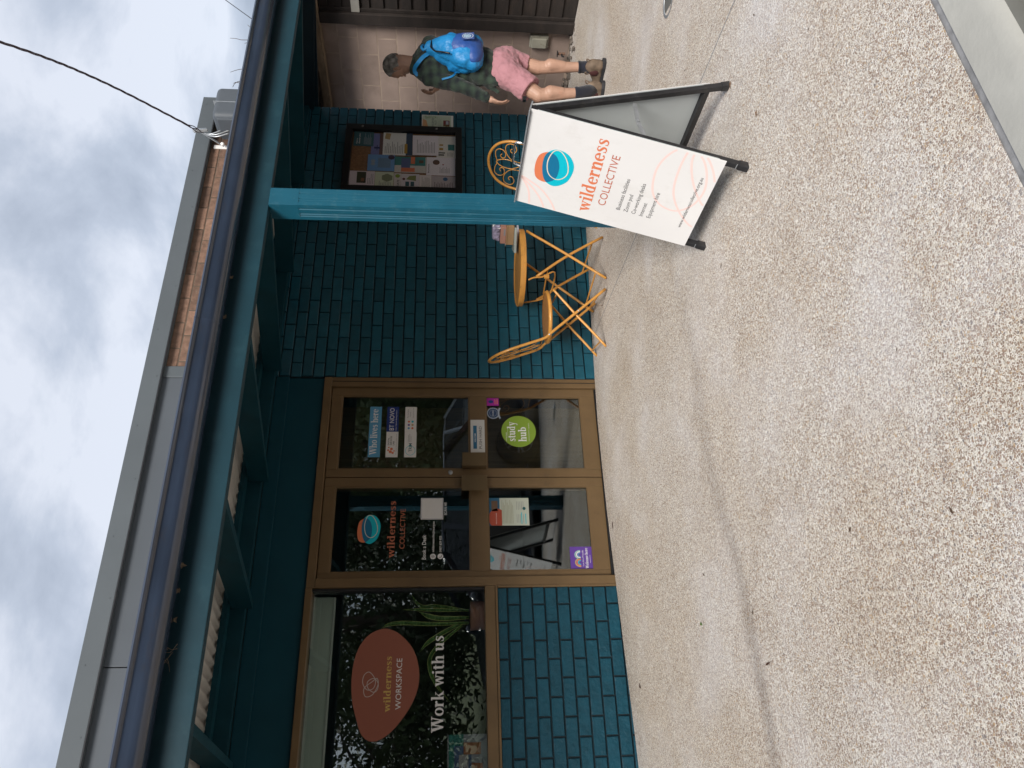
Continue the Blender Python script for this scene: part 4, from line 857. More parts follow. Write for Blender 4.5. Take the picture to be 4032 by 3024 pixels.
o, p, a, h = paper('grey notice with a blue disc at the foot of the left column', 1398, 1772, 856, 1075, (.28, .25, .26)); p.shape('disc', CIR(a*.78, h*.42, .022, 20), ink('disc blue', (.04, .12, .26)), o, .0003); lines(o, p, .015, a*.6, .02, h*.9, 12, ink('print taupe', (.13, .11, .12)), seed=6)
o, p, a, h = paper('blue poster with white circles in the middle column', 388, 812, 545, 808, (.09, .19, .36), y=-.029); p.shape('disc', CIR(a*.6, h*.80, .02, 16), ink('pale blue', (.3, .38, .46)), o, .0003); p.shape('disc', CIR(a*.42, h*.80, .02, 16), ink('pale blue', (.3, .38, .46)), o, .0003); p.rects('panel', [(a*.2, a*.8, h*.15, h*.62)], ink('sky blue', (.16, .27, .42)), o, .0003); p.shape('disc', CIR(a*.86, h*.13, .03, 20), ink('dark plum', (.05, .03, .06)), o, .0006)
o, p, a, h = paper('teal and coral flyer with a blue hall photo in the middle column', 805, 1306, 562, 818, (.34, .33, .31), y=-.026); p.rects('block', [(a*.45, a, h*.02, h)], ink('poster teal', (.05, .24, .23)), o, .0003); p.rects('photo', [(a*.28, a*.9, h*.5, h*.78)], ink('poster blue', (.10, .14, .30)), o, .0005); p.rects('coral_block', [(a*.05, a*.3, h*.35, h*.78), (a*.55, a, h*.35, h*.48)], I_or, o, .0007)
p.rects('coral_block', [(a*.62, a*.8, h*.08, h*.22)], ink('brown', (.14, .08, .05)), o, .0007)
o, p, a, h = paper('white notice with a round brown photo in the middle column', 1312, 1770, 556, 850, (.46, .42, .48), y=-.027, tilt=.0); p.shape('photo', CIR(a*.72, h*.66, .032, 22), ink('photo brown', (.13, .07, .05)), o, .0003); p.sans('lettering', 'Business', .03, .14, h*.90, .013, I_bk, o, .0003, .01); lines(o, p, .03, a*.55, .05, h*.55, 8, seed=7); p.shape('emblem', CIR(a*.6, h*.42, .008, 10), ink('red', (.3, .02, .02)), o, .0003)
o, p, a, h = paper('dark teal flyer with white heading, top of the right column', 142, 458, 160, 408, (.025, .075, .09), y=-.027); lines(o, p, .02, a*.9, .02, h*.5, 8, ink('silver', (.3, .3, .3)), seed=8); p.sans('lettering', 'Have a', .03, .10, h*.80, .014, I_wh, o, .0003, .01); p.sans('lettering', 'disaster plan', .03, .16, h*.68, .014, I_wh, o, .0003, .01)
o, p, a, h = paper('photo poster of a blue jetty at dusk in the right column', 425, 625, 185, 540, (.10, .11, .24), y=-.024); p.rects('photo', [(0, a, 0, h*.35)], ink('dusk brown', (.16, .09, .08)), o, .0003); p.rects('photo', [(a*.28, a*.36, h*.3, h*.75), (a*.2, a*.45, h*.5, h*.55)], ink('deep navy', (.01, .02, .10)), o, .0005)
o, p, a, h = paper('white notice with a yellow tag and navy foot in the right column', 612, 1082, 170, 545, (.44, .46, .43), y=-.029); p.rects('foot', [(0, a, 0, h*.22)], ink('foot navy', (.03, .06, .11)), o, .0003); p.shape('tag', [(.02, h*.2), (.03, h*.17), (a*.5, h*.17), (a*.52, h*.22), (a*.5, h*.27), (.03, h*.27)], ink('amber', (.45, .26, .04)), o, .0006); p.shape('tag', [(a*.68, h*.78), (a*.95, h*.74), (a*.97, h*.92), (a*.72, h*.95)], ink('amber pale', (.45, .32, .14)), o, .0006); lines(o, p, .02, a*.62, h*.30, h*.95, 11, seed=9)
o, p, a, h = paper('white typed letter in a plastic sleeve in the right column', 1086, 1500, 205, 535, (.45, .42, .47), y=-.032, tilt=-.01); lines(o, p, .03, a*.8, .03, h*.85, 12, seed=10)
o, p, a, h = paper('cream notice with a small teal box low in the right column', 1470, 1775, 190, 555, (.42, .41, .38), y=-.022); p.rects('box', [(a*.35, a*.62, h*.05, h*.40)], ink('poster teal', (.05, .24, .23)), o, .0003); p.rects('figure', [(a*.1, a*.16, h*.6, h*.9), (a*.2, a*.25, h*.55, h*.9)], I_bk, o, .0003); p.rects('figure', [(a*.35, a*.45, h*.65, h*.85), (a*.55, a*.62, h*.65, h*.85)], ink('amber', (.45, .26, .04)), o, .0003); lines(o, p, .02, a*.3, .02, h*.45, 5, seed=11)
o = MB().box(2.724, 2.917, -.0145, -.0112, 1.134, 1.434).build('wall_poster', M_paper); tag(o, 'white Wilderness Alley poster with leaf border on the brick beside the notice board', 'poster')
p = Plane((2.724, -.0145, 1.134), GX, GY, (0, -1, 0)); a, h = .193, .30
p.rects('field', [(.008, a-.008, .02, h-.008)], ink('pale green', (.42, .48, .38)), o, .0003); p.shape('wash', [(.008, h-.008), (.008, h*.78), (a*.62, h*.86), (a*.70, h-.008)], ink('peach', (.50, .27, .13)), o, .0005)
rr = random.Random(8); p.rects('leaves', [], I_bk, o, .0006) if False else None
mb = MB()
for i in range(90):
    e_ = rr.random(); ax, ay = ((a-.03+rr.uniform(-.02, .015), h-.03-rr.random()**1.5*.12) if e_ < .55 else (.02+rr.uniform(-.008, .05), .03+rr.uniform(-.005, .06))); r = rr.uniform(.003, .008); th = rr.uniform(0, 6); p.poly(mb, [(ax+r*math.cos(th), ay+r*math.sin(th)), (ax+r*.4*math.cos(th+1.6), ay+r*.4*math.sin(th+1.6)), (ax-r*math.cos(th), ay-r*math.sin(th)), (ax-r*.4*math.cos(th+1.6), ay-r*.4*math.sin(th+1.6))], .0007+.00003*i)
mb.build('leaf_border', ink('leaf green', (.12, .22, .05)), o)
p.sans('lettering', 'WILDERNESS', .035, .155, h*.62, .020, ink('slate', (.12, .14, .14)), o, .0006, .01); p.sans('lettering', 'ALLEY', .062, .128, h*.535, .020, ink('slate', (.12, .14, .14)), o, .0006, .01); lines(o, p, .045, .15, h*.38, h*.50, 4, ink('slate', (.12, .14, .14)), 12)
p.rects('photo', [(.045, .125, .035, .095)], ink('photo maroon', (.16, .03, .03)), o, .0006); p.rects('photo', [(.07, .115, .045, .07)], ink('silver', (.3, .3, .3)), o, .0008)
for (x, y) in ((1530, 436), (1633, 491), (1715, 469)): pass

# ================================================================ SANDWICH BOARD
E_, V_ = Vector((-.065, -.998, -.020)).normalized(), Vector((.264, -.048, .963)).normalized(); Nn = Vector((-.962, .057, .266)).normalized(); m0 = Vector((-.749, -2.8145, -.043))
SB = thing('sandwich_board', 'white folding sandwich board reading wilderness collective on the footpath', 'sandwich board', (-.5, -2.82, -.05))
fp = lambda s_, t_, l=0: m0+E_*s_+V_*t_+Nn*l
# rear leaf
b1, b2 = Vector((-.245, -3.118, gz(-.245, -3.1))), Vector((-.205, -2.530, gz(-.2, -2.5))); a1, a2 = fp(.294, .944)+Vector((.03, 0, .0)), fp(-.294, .944)+Vector((.03, 0, 0))
Er = (b1-b2).normalized(); Vr = ((a1+a2)/2-(b1+b2)/2).normalized(); Nr = Vr.cross(Er).normalized(); Nr = Nr if Nr.x > 0 else -Nr; mr = (b1+b2)/2; Lr = ((a1+a2)/2-mr).length
rp_ = lambda s_, t_, l=0: mr+Er*s_+Vr*t_+Nr*l
FF = thing('front_leaf', None, None, fp(0, .4)); FF.parent = SB; FF.location = WO[FF.name]-WO[SB.name]
RF = thing('rear_leaf', None, None, rp_(0, .4)); RF.parent = SB; RF.location = WO[RF.name]-WO[SB.name]
for s_ in (-.283, .283):
    MB().bar(fp(s_, .0, -.015), fp(s_, .944, -.015), .026, .026, Nn).build('leg', M_black, FF, bevel=.002); MB().bar(rp_(s_, .0, -.015), rp_(s_, Lr, -.015), .026, .026, Nr).build('leg', M_black, RF, bevel=.002)
    for f_, g_, par in ((fp, Nn, FF), (rp_, Nr, RF)):
        MB().bar(f_(s_, -.002, -.015), f_(s_, .045, -.015), .031, .031, g_).build('rubber_foot', M_black, par, bevel=.003); MB().bar(f_(s_, .05, -.0012), f_(s_, .053, -.0012), .03, .002, g_).build('tape', M_galv, par)
for t_ in (.115, .930): MB().bar(fp(-.27, t_, -.015), fp(.27, t_, -.015), .026, .026, Nn).build('rail', M_black, FF)
for t_ in (.115, Lr-.013): MB().bar(rp_(-.27, t_, -.015), rp_(.27, t_, -.015), .026, .026, Nr).build('rail', M_black, RF)
def sheet(name, f_, t0, t1, m, par, l, th=.0025):
    mb = MB(); mb.prism([f_(-.300, t0, l), f_(.300, t0, l), f_(.300, t1, l), f_(-.300, t1, l)], (f_(0, 0, th)-f_(0, 0, 0))); return mb.build(name, m, par)
sheet('printed_sheet', fp, .098, .946, M_white, FF, -.0022); sheet('printed_sheet', rp_, .098, Lr, M_white, RF, -.0022)
sheet('backing', rp_, .13, Lr-.02, M_corr, RF, -.006, .002); sheet('backing', fp, .13, .92, M_corr, FF, -.006, .002)
MB().bar(fp(-.300, .951, -.016), fp(.300, .951, -.016), .06, .006, V_).build('hinge_cap', M_galv, SB, bevel=.001)
MB().bar(rp_(.262, .47, -.03), (rp_(.262, .47)+fp(.262, .47))/2+Vector((0, 0, -.01)), .018, .003, Vector((0, 1, 0))).build('stay', M_galv, SB); MB().bar((rp_(.262, .47)+fp(.262, .47))/2+Vector((0, .004, -.012)), fp(.262, .44, -.03), .018, .003, Vector((0, 1, 0))).build('stay', M_galv, SB)
MB().lathe((rp_(.262, .47)+fp(.262, .47))/2+Vector((0, -.003, -.011)), [(.006, 0), (.006, .003), (.0005, .005)], Vector((0, -1, 0)), 12).build('stay_rivet', M_galv, SB)
MB().tube([fp(-.075, .952, -.015), fp(-.07, .975, -.015), fp(-.06, .99, -.015), fp(.0, .994, -.015), fp(.06, .992, -.015), fp(.072, .975, -.015), fp(.075, .952, -.015)], .0055, 10, smooth=5).build('handle', M_steel, SB, smooth=True)
def sign_print(origin_f, e, v, n, par, wmir=1):
    pl_ = Plane(origin_f, e, v, n); l = .0010
    logo(pl_, par, -.010, .798, .225, .178, l)
    pl_.serif('lettering', 'wilderness', -.243, .247, .592, .044, I_or, par, l); pl_.sans('lettering', 'COLLECTIVE', -.170, .166, .527, .038, ink('rust', (.50, .13, .07)), par, l)
    for tx, a, c, y in (('Business facilities', -.170, .046, .454), ('Zoom pod', -.171, -.048, .417), ('Co-working desks', -.170, .043, .380), ('Internet', -.171, -.077, .343), ('Equipment hire', -.170, .010, .306), ('www.wildernesscollective.org.au', -.178, .171, .156)):
        pl_.sans('lettering', tx, a, c, y, .020 if 'www' not in tx else .017, I_bk, par, l)
    cl = (-.299, .299, .099, .944)
    for pts in ([(-.11, .98), (-.125, .94), (-.19, .90), (-.26, .885), (-.33, .88)], [(-.10, .98), (-.125, .935), (-.20, .86), (-.27, .818), (-.33, .80)], [(-.10, .98), (-.12, .93), (-.17, .84), (-.25, .775), (-.33, .74)]): pl_.line('ring_print', pts, .010, I_pale, par, l*.5, False, 12, cl)
    for k, pts in enumerate(([(.17, .36), (.02, .345), (-.06, .29), (-.075, .21), (-.01, .15), (.10, .13), (.22, .16), (.30, .22), (.29, .31)], [(.31, .26), (.18, .27), (.03, .25), (-.09, .18), (-.15, .10), (-.05, .06), (.15, .10), (.27, .16), (.32, .22)], [(.29, .235), (.15, .20), (.02, .12), (.0, .06), (.12, .04), (.30, .08), (.36, .16)])):
        pl_.line('ring_print', pts, .010, I_pale, par, l*(.5+.1*k), True, 10, cl)
sign_print(m0, E_, V_, Nn, FF); sign_print(mr, -Er, Vr, Nr, RF)

# ================================================================ BISTRO CHAIRS AND TABLE
def spiral(c, r0, r1, a0, turns, n=26):
    return [(c[0]+(r0+(r1-r0)*i/n)*math.cos(a0+turns*2*math.pi*i/n), c[1]+(r0+(r1-r0)*i/n)*math.sin(a0+turns*2*math.pi*i/n)) for i in range(n+1)]
def make_chair(label, loc, yaw, sc_=1., zs=None):
    T_ = thing('bistro_chair', label, 'chair', loc, 'mustard folding bistro chairs'); Rz = Matrix.Rotation(yaw, 3, 'Z'); L0 = Vector(loc)
    g = lambda x, y, z: L0+Rz@Vector((x*sc_, y*sc_, z*(zs or sc_)))
    bk = lambda u, v: (-.165-.135*v, u, .475+.41*v)
    half = [(.225, -.205, .008), (.05, -.205, .22), (-.11, -.203, .415), (-.160, -.201, .475), (-.205, -.203, .60), (-.245, -.196, .72), (-.275, -.155, .81), (-.293, -.085, .862), (-.300, 0, .880)]
    pts = half+[(a, -b_, c) for a, b_, c in half[:-1][::-1]]
    MB().tube([g(*q) for q in pts], .0105*sc_, 10, smooth=5).build('frame', M_orange, T_, smooth=True)
    for s_ in (-1, 1):
        MB().tube([g(.225, s_*.168, .402), g(.12, s_*.170, .31), g(.01, s_*.175, .215), g(-.07, s_*.178, .14), g(-.215, s_*.180, .008)], .0095*sc_, 10, smooth=5).build('leg', M_orange, T_, smooth=True)
    mb = MB(); MB().tube([g(-.175, -.178, .05), g(-.175, .178, .05)], .006*sc_, 8).build('stretcher', M_orange, T_, smooth='auto'); MB().tube([g(.185, -.203, .055), g(.185, .203, .055)], .006*sc_, 8).build('stretcher', M_orange, T_, smooth='auto')
    MB().tube([g(.19, -.168, .375), g(.19, .168, .375)], .006*sc_, 8).build('stretcher', M_orange, T_, smooth='auto')
    sc0 = g(.050, 0, .428); kz = 1.07
    st = MB().lathe(sc0, [(.176*sc_*kz, -.014), (.19*sc_*kz, -.012), (.196*sc_*kz, .0), (.19*sc_*kz, .013), (.176*sc_*kz, .015)], Rz@Vector((-.03, 0, 1)), 44, False).build('seat_rim', M_orange, T_, smooth=True)
    MB().lathe(sc0, [(.177*sc_*kz, .006), (.177*sc_*kz, .013), (.0005, .010)], Rz@Vector((-.03, 0, 1)), 44).build('seat', M_seat, T_, smooth='auto')
    for s_ in (-1, 1):
        for q in ((.05, .205, .22), (-.135, .203, .442)): MB().lathe(g(q[0]*1, s_*(q[1]+.009), q[2]), [(.006, 0), (.006, .003), (.0005, .005)], Rz@Vector((0, s_, 0)), 8).build('rivet', M_galv, T_)
    cur_ = []; zz_ = lambda P: [((545-y)/260*.2, .405-(x-1890)/520*.42) for x, y in P]
    A1 = zz_([(2165, 500), (2105, 490), (2055, 445), (2032, 385), (2042, 338), (2085, 316), (2130, 330), (2146, 370), (2125, 408), (2096, 408), (2084, 385), (2100, 368)])
    A2 = zz_([(1960, 540), (1938, 485), (1934, 430), (1965, 398), (2010, 402), (2038, 435), (2032, 478), (2004, 490), (1986, 468), (2000, 446)])
    A3 = zz_([(1945, 545), (1975, 518), (2030, 500), (2095, 500), (2150, 522), (2185, 545)])
    A4 = [(.034, .178), (.042, .12), (.085, .07), (.15, .06), (.187, .10)]
    A5 = [(.0, .155), (.028, .11), (.034, .06), (.0, .01)]
    for s_ in (-1, 1):
        for A_ in (A1, A2, A3, A4, A5): cur_.append([(s_*a_, b_) for a_, b_ in A_])
    cur_.append([(-.200, .02), (0, .005), (.200, .02)])
    cur_ = [[(a, b_/.43) for a, b_ in q] for q in cur_]
    for q in cur_: MB().tube([g(*bk(a, b_)) for a, b_ in q], .0034*sc_, 6, smooth=3).build('scroll', M_orange, T_, smooth=True)
    return T_
make_chair('mustard bistro chair side on, between the door and the table', (.275, -.375, -.014), rad(-20))
make_chair('mustard bistro chair with its scroll back to the viewer, behind the sandwich board', (1.50, -.60, gz(1.50, -.6)), rad(191), 1.12, 1.035)
Tb = thing('bistro_table', 'round mustard metal bistro table with crossed folding legs by the brick wall', 'table', (.80, -.37, -.035))
tcn_ = Vector((.815, -.365, .580))
MB().lathe(tcn_, [(.300, .0), (.309, .003), (.311, .010), (.311, .040), (.305, .046), (.297, .044), (.293, .038), (.0005, .036)], seg=56).build('tabletop', M_orange, Tb, smooth='auto')
def leg(*pts): MB().tube([Vector(q) for q in pts], .0105, 10, smooth=4).build('leg', M_orange, Tb, smooth=True)
leg((1.015, -.585, .562), (.80, -.61, .30), (.515, -.65, gz(.5, -.65)+.008)); leg((.60, -.54, .50), (.75, -.60, .27), (.944, -.618, gz(.94, -.6)+.008))
leg((1.02, -.20, .562), (.80, -.18, .30), (.556, -.14, gz(.55, -.14)+.008)); leg((.63, -.19, .46), (.70, -.185, .36), (.80, -.178, .24), (.989, -.168, gz(.99, -.17)+.008))
for a, c, r in (((.555, -.645, .06), (.592, -.145, .055), .007), ((.90, -.618, .045), (.945, -.170, .05), .007), ((.66, -.565, .41), (.69, -.19, .40), .006)): MB().tube([a, c], r, 8).build('stretcher', M_orange, Tb, smooth='auto')
MB().tube([(.575, -.53, .562), (.59, -.54, .52), (.60, -.54, .45), (.66, -.52, .35), (.66, -.25, .35), (.63, -.2, .42), (.60, -.19, .562)], .0065, 8, smooth=4).build('folding_hoop', M_orange, Tb, smooth=True)
MB().box(.585, .615, -.552, -.532, .40, .44).build('catch', M_orange, Tb, bevel=.004)
# books and boxes on the table
def flat(name, label, cat, c, sx, sy, h, yaw, m, edge=None, group='papers and boxes on the table'):
    mb = MB(); mb.box(-sx/2, sx/2, -sy/2, sy/2, 0, h); R_ = Matrix.Rotation(yaw, 3, 'Z'); mb.v = [R_@q+Vector(c) for q in mb.v]
    o = mb.build(name, m, bevel=.002); return tag(o, label, cat, group)
tz = .6265
flat('magazine', 'lowest white magazine of the pile on the table', 'magazine', (1.075, -.485, tz), .20, .22, .013, .3, ink('page white', (.45, .45, .52))); flat('magazine', 'splayed pale green magazine under the cardboard box', 'magazine', (1.03, -.47, tz+.0135), .22, .20, .018, .75, ink('page green', (.30, .34, .32)))
bx = thing('cardboard_box', 'small brown cardboard box on the magazines', 'box', (1.105, -.495, tz+.032)); R_ = Matrix.Rotation(.35, 3, 'Z'); M_card = mat('brown card', (.33, .20, .10), .8, var=.1, vscale=9)
mb = MB(); mb.box(-.10, .10, -.085, .085, 0, .062); mb.v = [R_@q+Vector((1.105, -.495, tz+.032)) for q in mb.v]; mb.build('carton', M_card, bx, bevel=.002)
mb = MB(); mb.box(-.101, .101, -.086, -.0853, .052, .0545); mb.box(-.1012, -.1005, -.086, .086, .050, .0525); mb.v = [R_@q+Vector((1.105, -.495, tz+.032)) for q in mb.v]; mb.build('flap_edge', ink('card dark', (.16, .09, .045)), bx)
o = flat('booklet', 'pink and cream booklet stack on the cardboard box', 'booklet', (1.105, -.495, tz+.095), .19, .15, .045, .3, ink('salmon', (.42, .22, .17)))
mb = MB(); mb.box(-.096, -.0955, -.06, -.0, .006, .02); mb.box(-.05, .0, -.0765, -.076, .004, .018); mb.v = [Matrix.Rotation(.3, 3, 'Z')@q+Vector((1.105, -.495, tz+.095)) for q in mb.v]; mb.build('cover_print', I_gr, o)
flat('paper_scrap', 'crumpled white paper sticking out under the booklets', 'paper', (1.03, -.445, tz+.0945), .07, .08, .0006, .5, M_paper)
bn = thing('wrapped_bundle', 'plastic wrapped bundle of patterned papers topping the pile', 'bundle', (1.11, -.495, tz+.141)); mb = MB(); mb.box(-.085, .085, -.075, .075, 0, .062); mb.v = [Matrix.Rotation(.25, 3, 'Z')@Vector((q.x*(1-.15*(q.z > .03)), q.y*(1-.2*(q.z > .03)), q.z))+Vector((1.11, -.495, tz+.141)) for q in mb.v]
M_bund = mat('printed bundle', (.30, .27, .38), .35, var=.9, vscale=28, bump=.8, bscale=30, coat=.6, dirt=(.06, .03, .05, .9), dscale=30); mb.build('bundle', M_bund, bn, bevel=.014)
rr = random.Random(4)
mb = MB(); 
for i in range(5):
    a = rr.uniform(-.08, .08); mb.bar(Vector((1.11+a, -.575, tz+.143)), Vector((1.11+a*.5, -.565, tz+.20)), .012, .001, Vector((0, 1, 0)))
mb.build('wrap_fold', I_wh, bn)

# fallen leaves and grit on the path
for k, (x, y, L_, c_, lab) in enumerate([(2372, 1203, .06, 'dark', 'curled dark brown leaf on the path beside the chair foot'), (2345, 665, 0, '', ''), (2415, 2070, .07, 'dark', 'long thin brown leaf on the path in front of the left door'), (2982, 448, .035, 'tan', 'small tan leaf near the rear leg of the sandwich board'), (2880, 335, .04, 'tan', 'curled tan leaf at the rear foot of the sandwich board'), (2523, 2700, .05, 'dark', 'thin dark twig on the path below the window bricks'), (3028, 2613, .06, 'dark', 'thin brown seed pod lying out on the path'), (2765, 2455, .035, 'green', 'small green leaf blade on the path')]):
    if not L_: continue
    g_ = at_g(x, y); a = rr.uniform(0, 3); d = Vector((math.cos(a), math.sin(a), 0))*L_/2; e_ = Vector((-d.y, d.x, 0))*.28; mb = MB(); P = [g_-d+Vector((0, 0, .004)), g_-d*.3+e_+Vector((0, 0, .012)), g_+d+Vector((0, 0, .004)), g_+d*.3-e_*.6+Vector((0, 0, .006)), g_+Vector((0, 0, .004))]
    mb.add(P, [(0, 1, 4), (1, 2, 4), (2, 3, 4), (3, 0, 4)]); tag(mb.build('fallen_leaf', {'dark': ink('leaf brown', (.07, .03, .018)), 'tan': ink('leaf tan', (.22, .12, .06)), 'green': ink('leaf green', (.12, .22, .05))}[c_]), lab, 'leaf', 'fallen leaves on the path')
DC = thing('drain_cover', 'worn round metal cover set in the path at the edge of view', 'drain cover', at_g(2633, 2))
gc = at_g(2633, -3)+Vector((0, 0, .001)); MB().lathe(gc, [(.10, 0), (.105, .004), (.088, .004), (.086, .001)], seg=36).build('rim', M_galv, DC, smooth='auto'); MB().lathe(gc, [(.085, 0), (.085, .0015), (.0005, .0015)], seg=36).build('lid', M_conc2, DC)

# ================================================================ THE MAN AND HIS BACKPACK
D0 = 6.541
ph_ = lambda x, y, d=0.: at_d(x, y, D0+d)
RT = Vector((.8697, -.4937, 0)).normalized(); FH = Vector((.4937, .8697, 0)).normalized(); UP = Vector((0, 0, 1))
feet = (at_g(2382, 264)+at_g(2379, 347))/2
MAN = thing('person', 'man in a dark green plaid shirt and pink shorts walking past the notice board', 'person', (feet.x, feet.y, feet.z))
def blob(name, mb, vox, m, parent, sm=6, smf=.6, disp=None, sub=0, label=None):
    o = mb.build(name, m, parent, smooth=True)
    r = o.modifiers.new('remesh', 'REMESH'); r.mode = 'VOXEL'; r.voxel_size = vox; r.use_smooth_shade = True
    if sm: q = o.modifiers.new('smooth', 'SMOOTH'); q.iterations = sm; q.factor = smf
    if disp:
        tx = bpy.data.textures.new(name, 'CLOUDS'); tx.noise_scale = disp[1]; tx.noise_depth = 2; q = o.modifiers.new('folds', 'DISPLACE'); q.texture = tx; q.strength = disp[0]; q.mid_level = .5; q.texture_coords = 'LOCAL'
    if label: o['label'] = label
    return o
def frame(f, u):
    f = Vector(f).normalized(); s_ = f.cross(Vector(u)).normalized(); u = s_.cross(f).normalized(); return Matrix((s_, f, u)).transposed()   # columns: right side, forward, up
# head
Hf = (-RT*.62+FH*.70-UP*.36).normalized(); HM = frame(Hf, UP); Cs = ph_(1556, 260, -.01)
hp = lambda s_, f, u: Cs+HM@Vector((s_, f, u))
body = MB(); body.ball(Cs, (.073, .094, .095), HM, 22, 16); body.ball(hp(0, .022, -.068), (.056, .066, .056), HM); body.ball(hp(0, .062, -.094), (.03, .028, .026), HM, 12, 8)
body.ball(hp(0, .088, -.028), (.014, .014, .026), HM, 10, 8); body.ball(hp(0, .098, -.044), (.014, .015, .012), HM, 10, 8); body.ball(hp(0, .078, .012), (.05, .018, .014), HM, 14, 8); body.ball(hp(0, .080, -.076), (.024, .014, .008), HM, 12, 6)
for s_ in (-1, 1): body.ball(hp(s_*.034, .066, -.03), (.024, .022, .02), HM, 10, 8)
nk = ph_(1640, 256, .0)
body.caps(hp(0, -.018, -.055), nk, .058, .064)
# torso, pelvis
chest = ph_(1722, 244, .0); belly = ph_(1850, 255, .0); pel = ph_(1982, 264, .0)
Ff = (-RT*.55+FH*.83).normalized(); BM = frame(Ff, UP); Lf = -BM.col[0]     # his left side, towards the street
shL, shR = ph_(1690, 304, -.05), ph_(1694, 172, .16); 
body.ball(chest, (.165, .105, .17), BM); body.caps(chest, belly, .125, .12); body.caps(belly, pel, .115, .10); body.caps(chest, nk, .10, .06)
elL, wrL = ph_(1812, 336, -.10), ph_(1921, 386, -.06); elR, wrR = ph_(1800, 215, .38), ph_(1728, 338, .42)
body.caps(shL, elL, .05, .042); body.caps(elL, wrL, .040, .027); body.caps(shR, elR, .05, .042); body.caps(elR, wrR, .04, .027); body.caps(chest, shL, .07, .055); body.caps(chest, shR, .07, .055)
# legs
hipL, hipR = ph_(2000, 292, -.06), ph_(1996, 238, .07); knL, knR = ph_(2120, 374, -.09), ph_(2116, 266, .09); anL, anR = ph_(2284, 365, -.07), ph_(2296, 264, .10)
for h_, k_, a_ in ((hipL, knL, anL), (hipR, knR, anR)):
    body.caps(h_, k_, .074, .058); body.caps(k_, a_, .055, .038); c1 = k_.lerp(a_, .28)-Ff*.022; body.caps(c1, k_.lerp(a_, .55)-Ff*.012, .054, .042); body.ball(k_+Ff*.018, (.05, .045, .055), BM, 12, 8)
# left hand, relaxed and slightly curled; right hand a loose fist raised in front of the chest
def hand(wr, palm_dir, side, curl, thumb_side, s_=1.):
    d = palm_dir.normalized(); n_ = d.cross(side).normalized(); side = n_.cross(d).normalized(); pc = wr+d*.055*s_
    body.caps(wr, wr+d*.03, .025, .027); body.ball(wr+d*.058, (.040*s_, .048*s_, .017*s_), Matrix((side, d, n_)).transposed(), 14, 10)
    for k, (o_, L) in enumerate(((-.029, .060), (-.010, .072), (.010, .070), (.028, .056))):
        p = wr+d*(.092-.004*abs(k-1.4))+side*o_; dd = d.copy(); r = .0092
        for j, f_ in enumerate((.45, .32, .25)):
            dd = (dd+n_*curl*(.55 if j == 0 else .75)).normalized(); q = p+dd*L*f_*1.25; body.caps(p, q, r, r*.92); p = q; r *= .92
    t0 = wr+d*.03+side*thumb_side*.028; t1 = t0+(d*.6+side*thumb_side*.7+n_*curl*.5).normalized()*.036; t2 = t1+(d*.9+side*thumb_side*.1+n_*curl*.6).normalized()*.030
    body.caps(t0, t1, .014, .011); body.caps(t1, t2, .011, .009)
hd = (wrL-elL).normalized(); hand(wrL, (hd*.8-UP*.2-RT*.10).normalized(), FH, .62, 1, 1.)
hand(wrR, (-RT*.6+UP*.6).normalized(), FH, -1.5, 1, .95)
# feet inside the boots
fdR = (-RT*.53+FH*.85).normalized(); fdL = (-RT*.80+FH*.6).normalized(); bR, bL = at_g(2379, 277), at_g(2376, 368)
for a_, b_, fd in ((anR, bR, fdR), (anL, bL, fdL)): body.caps(a_, b_+UP*.075, .036, .036); body.caps(b_+UP*.06-fd*.02, b_+UP*.04+fd*.15, .036, .026)
blob('body', body, .0048, M_skin, MAN, 4, .5)
for s_ in (-1, 1):
    e_ = MB(); c = hp(s_*.076, -.006, -.026); Em = HM@Matrix.Rotation(s_*.35, 3, 'Z')
    e_.tube([c+Em@Vector((0, .012*math.cos(a)*1.1-.004, .030*math.sin(a))) for a in [i*math.pi/7-1.2 for i in range(12)]], .0055, 8, smooth=2); e_.ball(c, (.006, .012, .022), Em, 10, 8); e_.ball(c+Em@Vector((s_*.004, .004, -.024)), (.006, .008, .009), Em, 8, 6); e_.build('ear', M_skin, MAN, smooth=True)
# hair: a close cropped cap that leaves face, nape and temples bare
hb = MB(); R_, S_ = 40, 60; idx = {}
for i in range(R_+1):
    th = math.pi*i/R_
    for k in range(S_):
        a = 2*math.pi*k/S_; v_ = Vector((math.sin(th)*math.cos(a), math.sin(th)*math.sin(a), math.cos(th))); lim = -.52-.05*math.sin(a*5) if v_.y < -.15 else (-.30 if v_.y < .12 else .42+.9*(v_.y-.12))
        if v_.y > .12: lim = .05+1.15*(v_.y-.12)
        if v_.z > lim and v_.y < .80:
            w1 = 1+.012*mnoise.noise(v_*9); idx[(i, k)] = len(hb.v); hb.v.append(Cs+HM@Vector((v_.x*.079*w1, v_.y*.100*w1-.002, v_.z*.1015*w1)))
for i in range(R_):
    for k in range(S_):
        q = [(i, k), (i, (k+1) % S_), (i+1, (k+1) % S_), (i+1, k)]
        if all(x in idx for x in q): hb.f.append([idx[x] for x in q])
hr = hb.build('hair', M_hair, MAN, smooth=True)
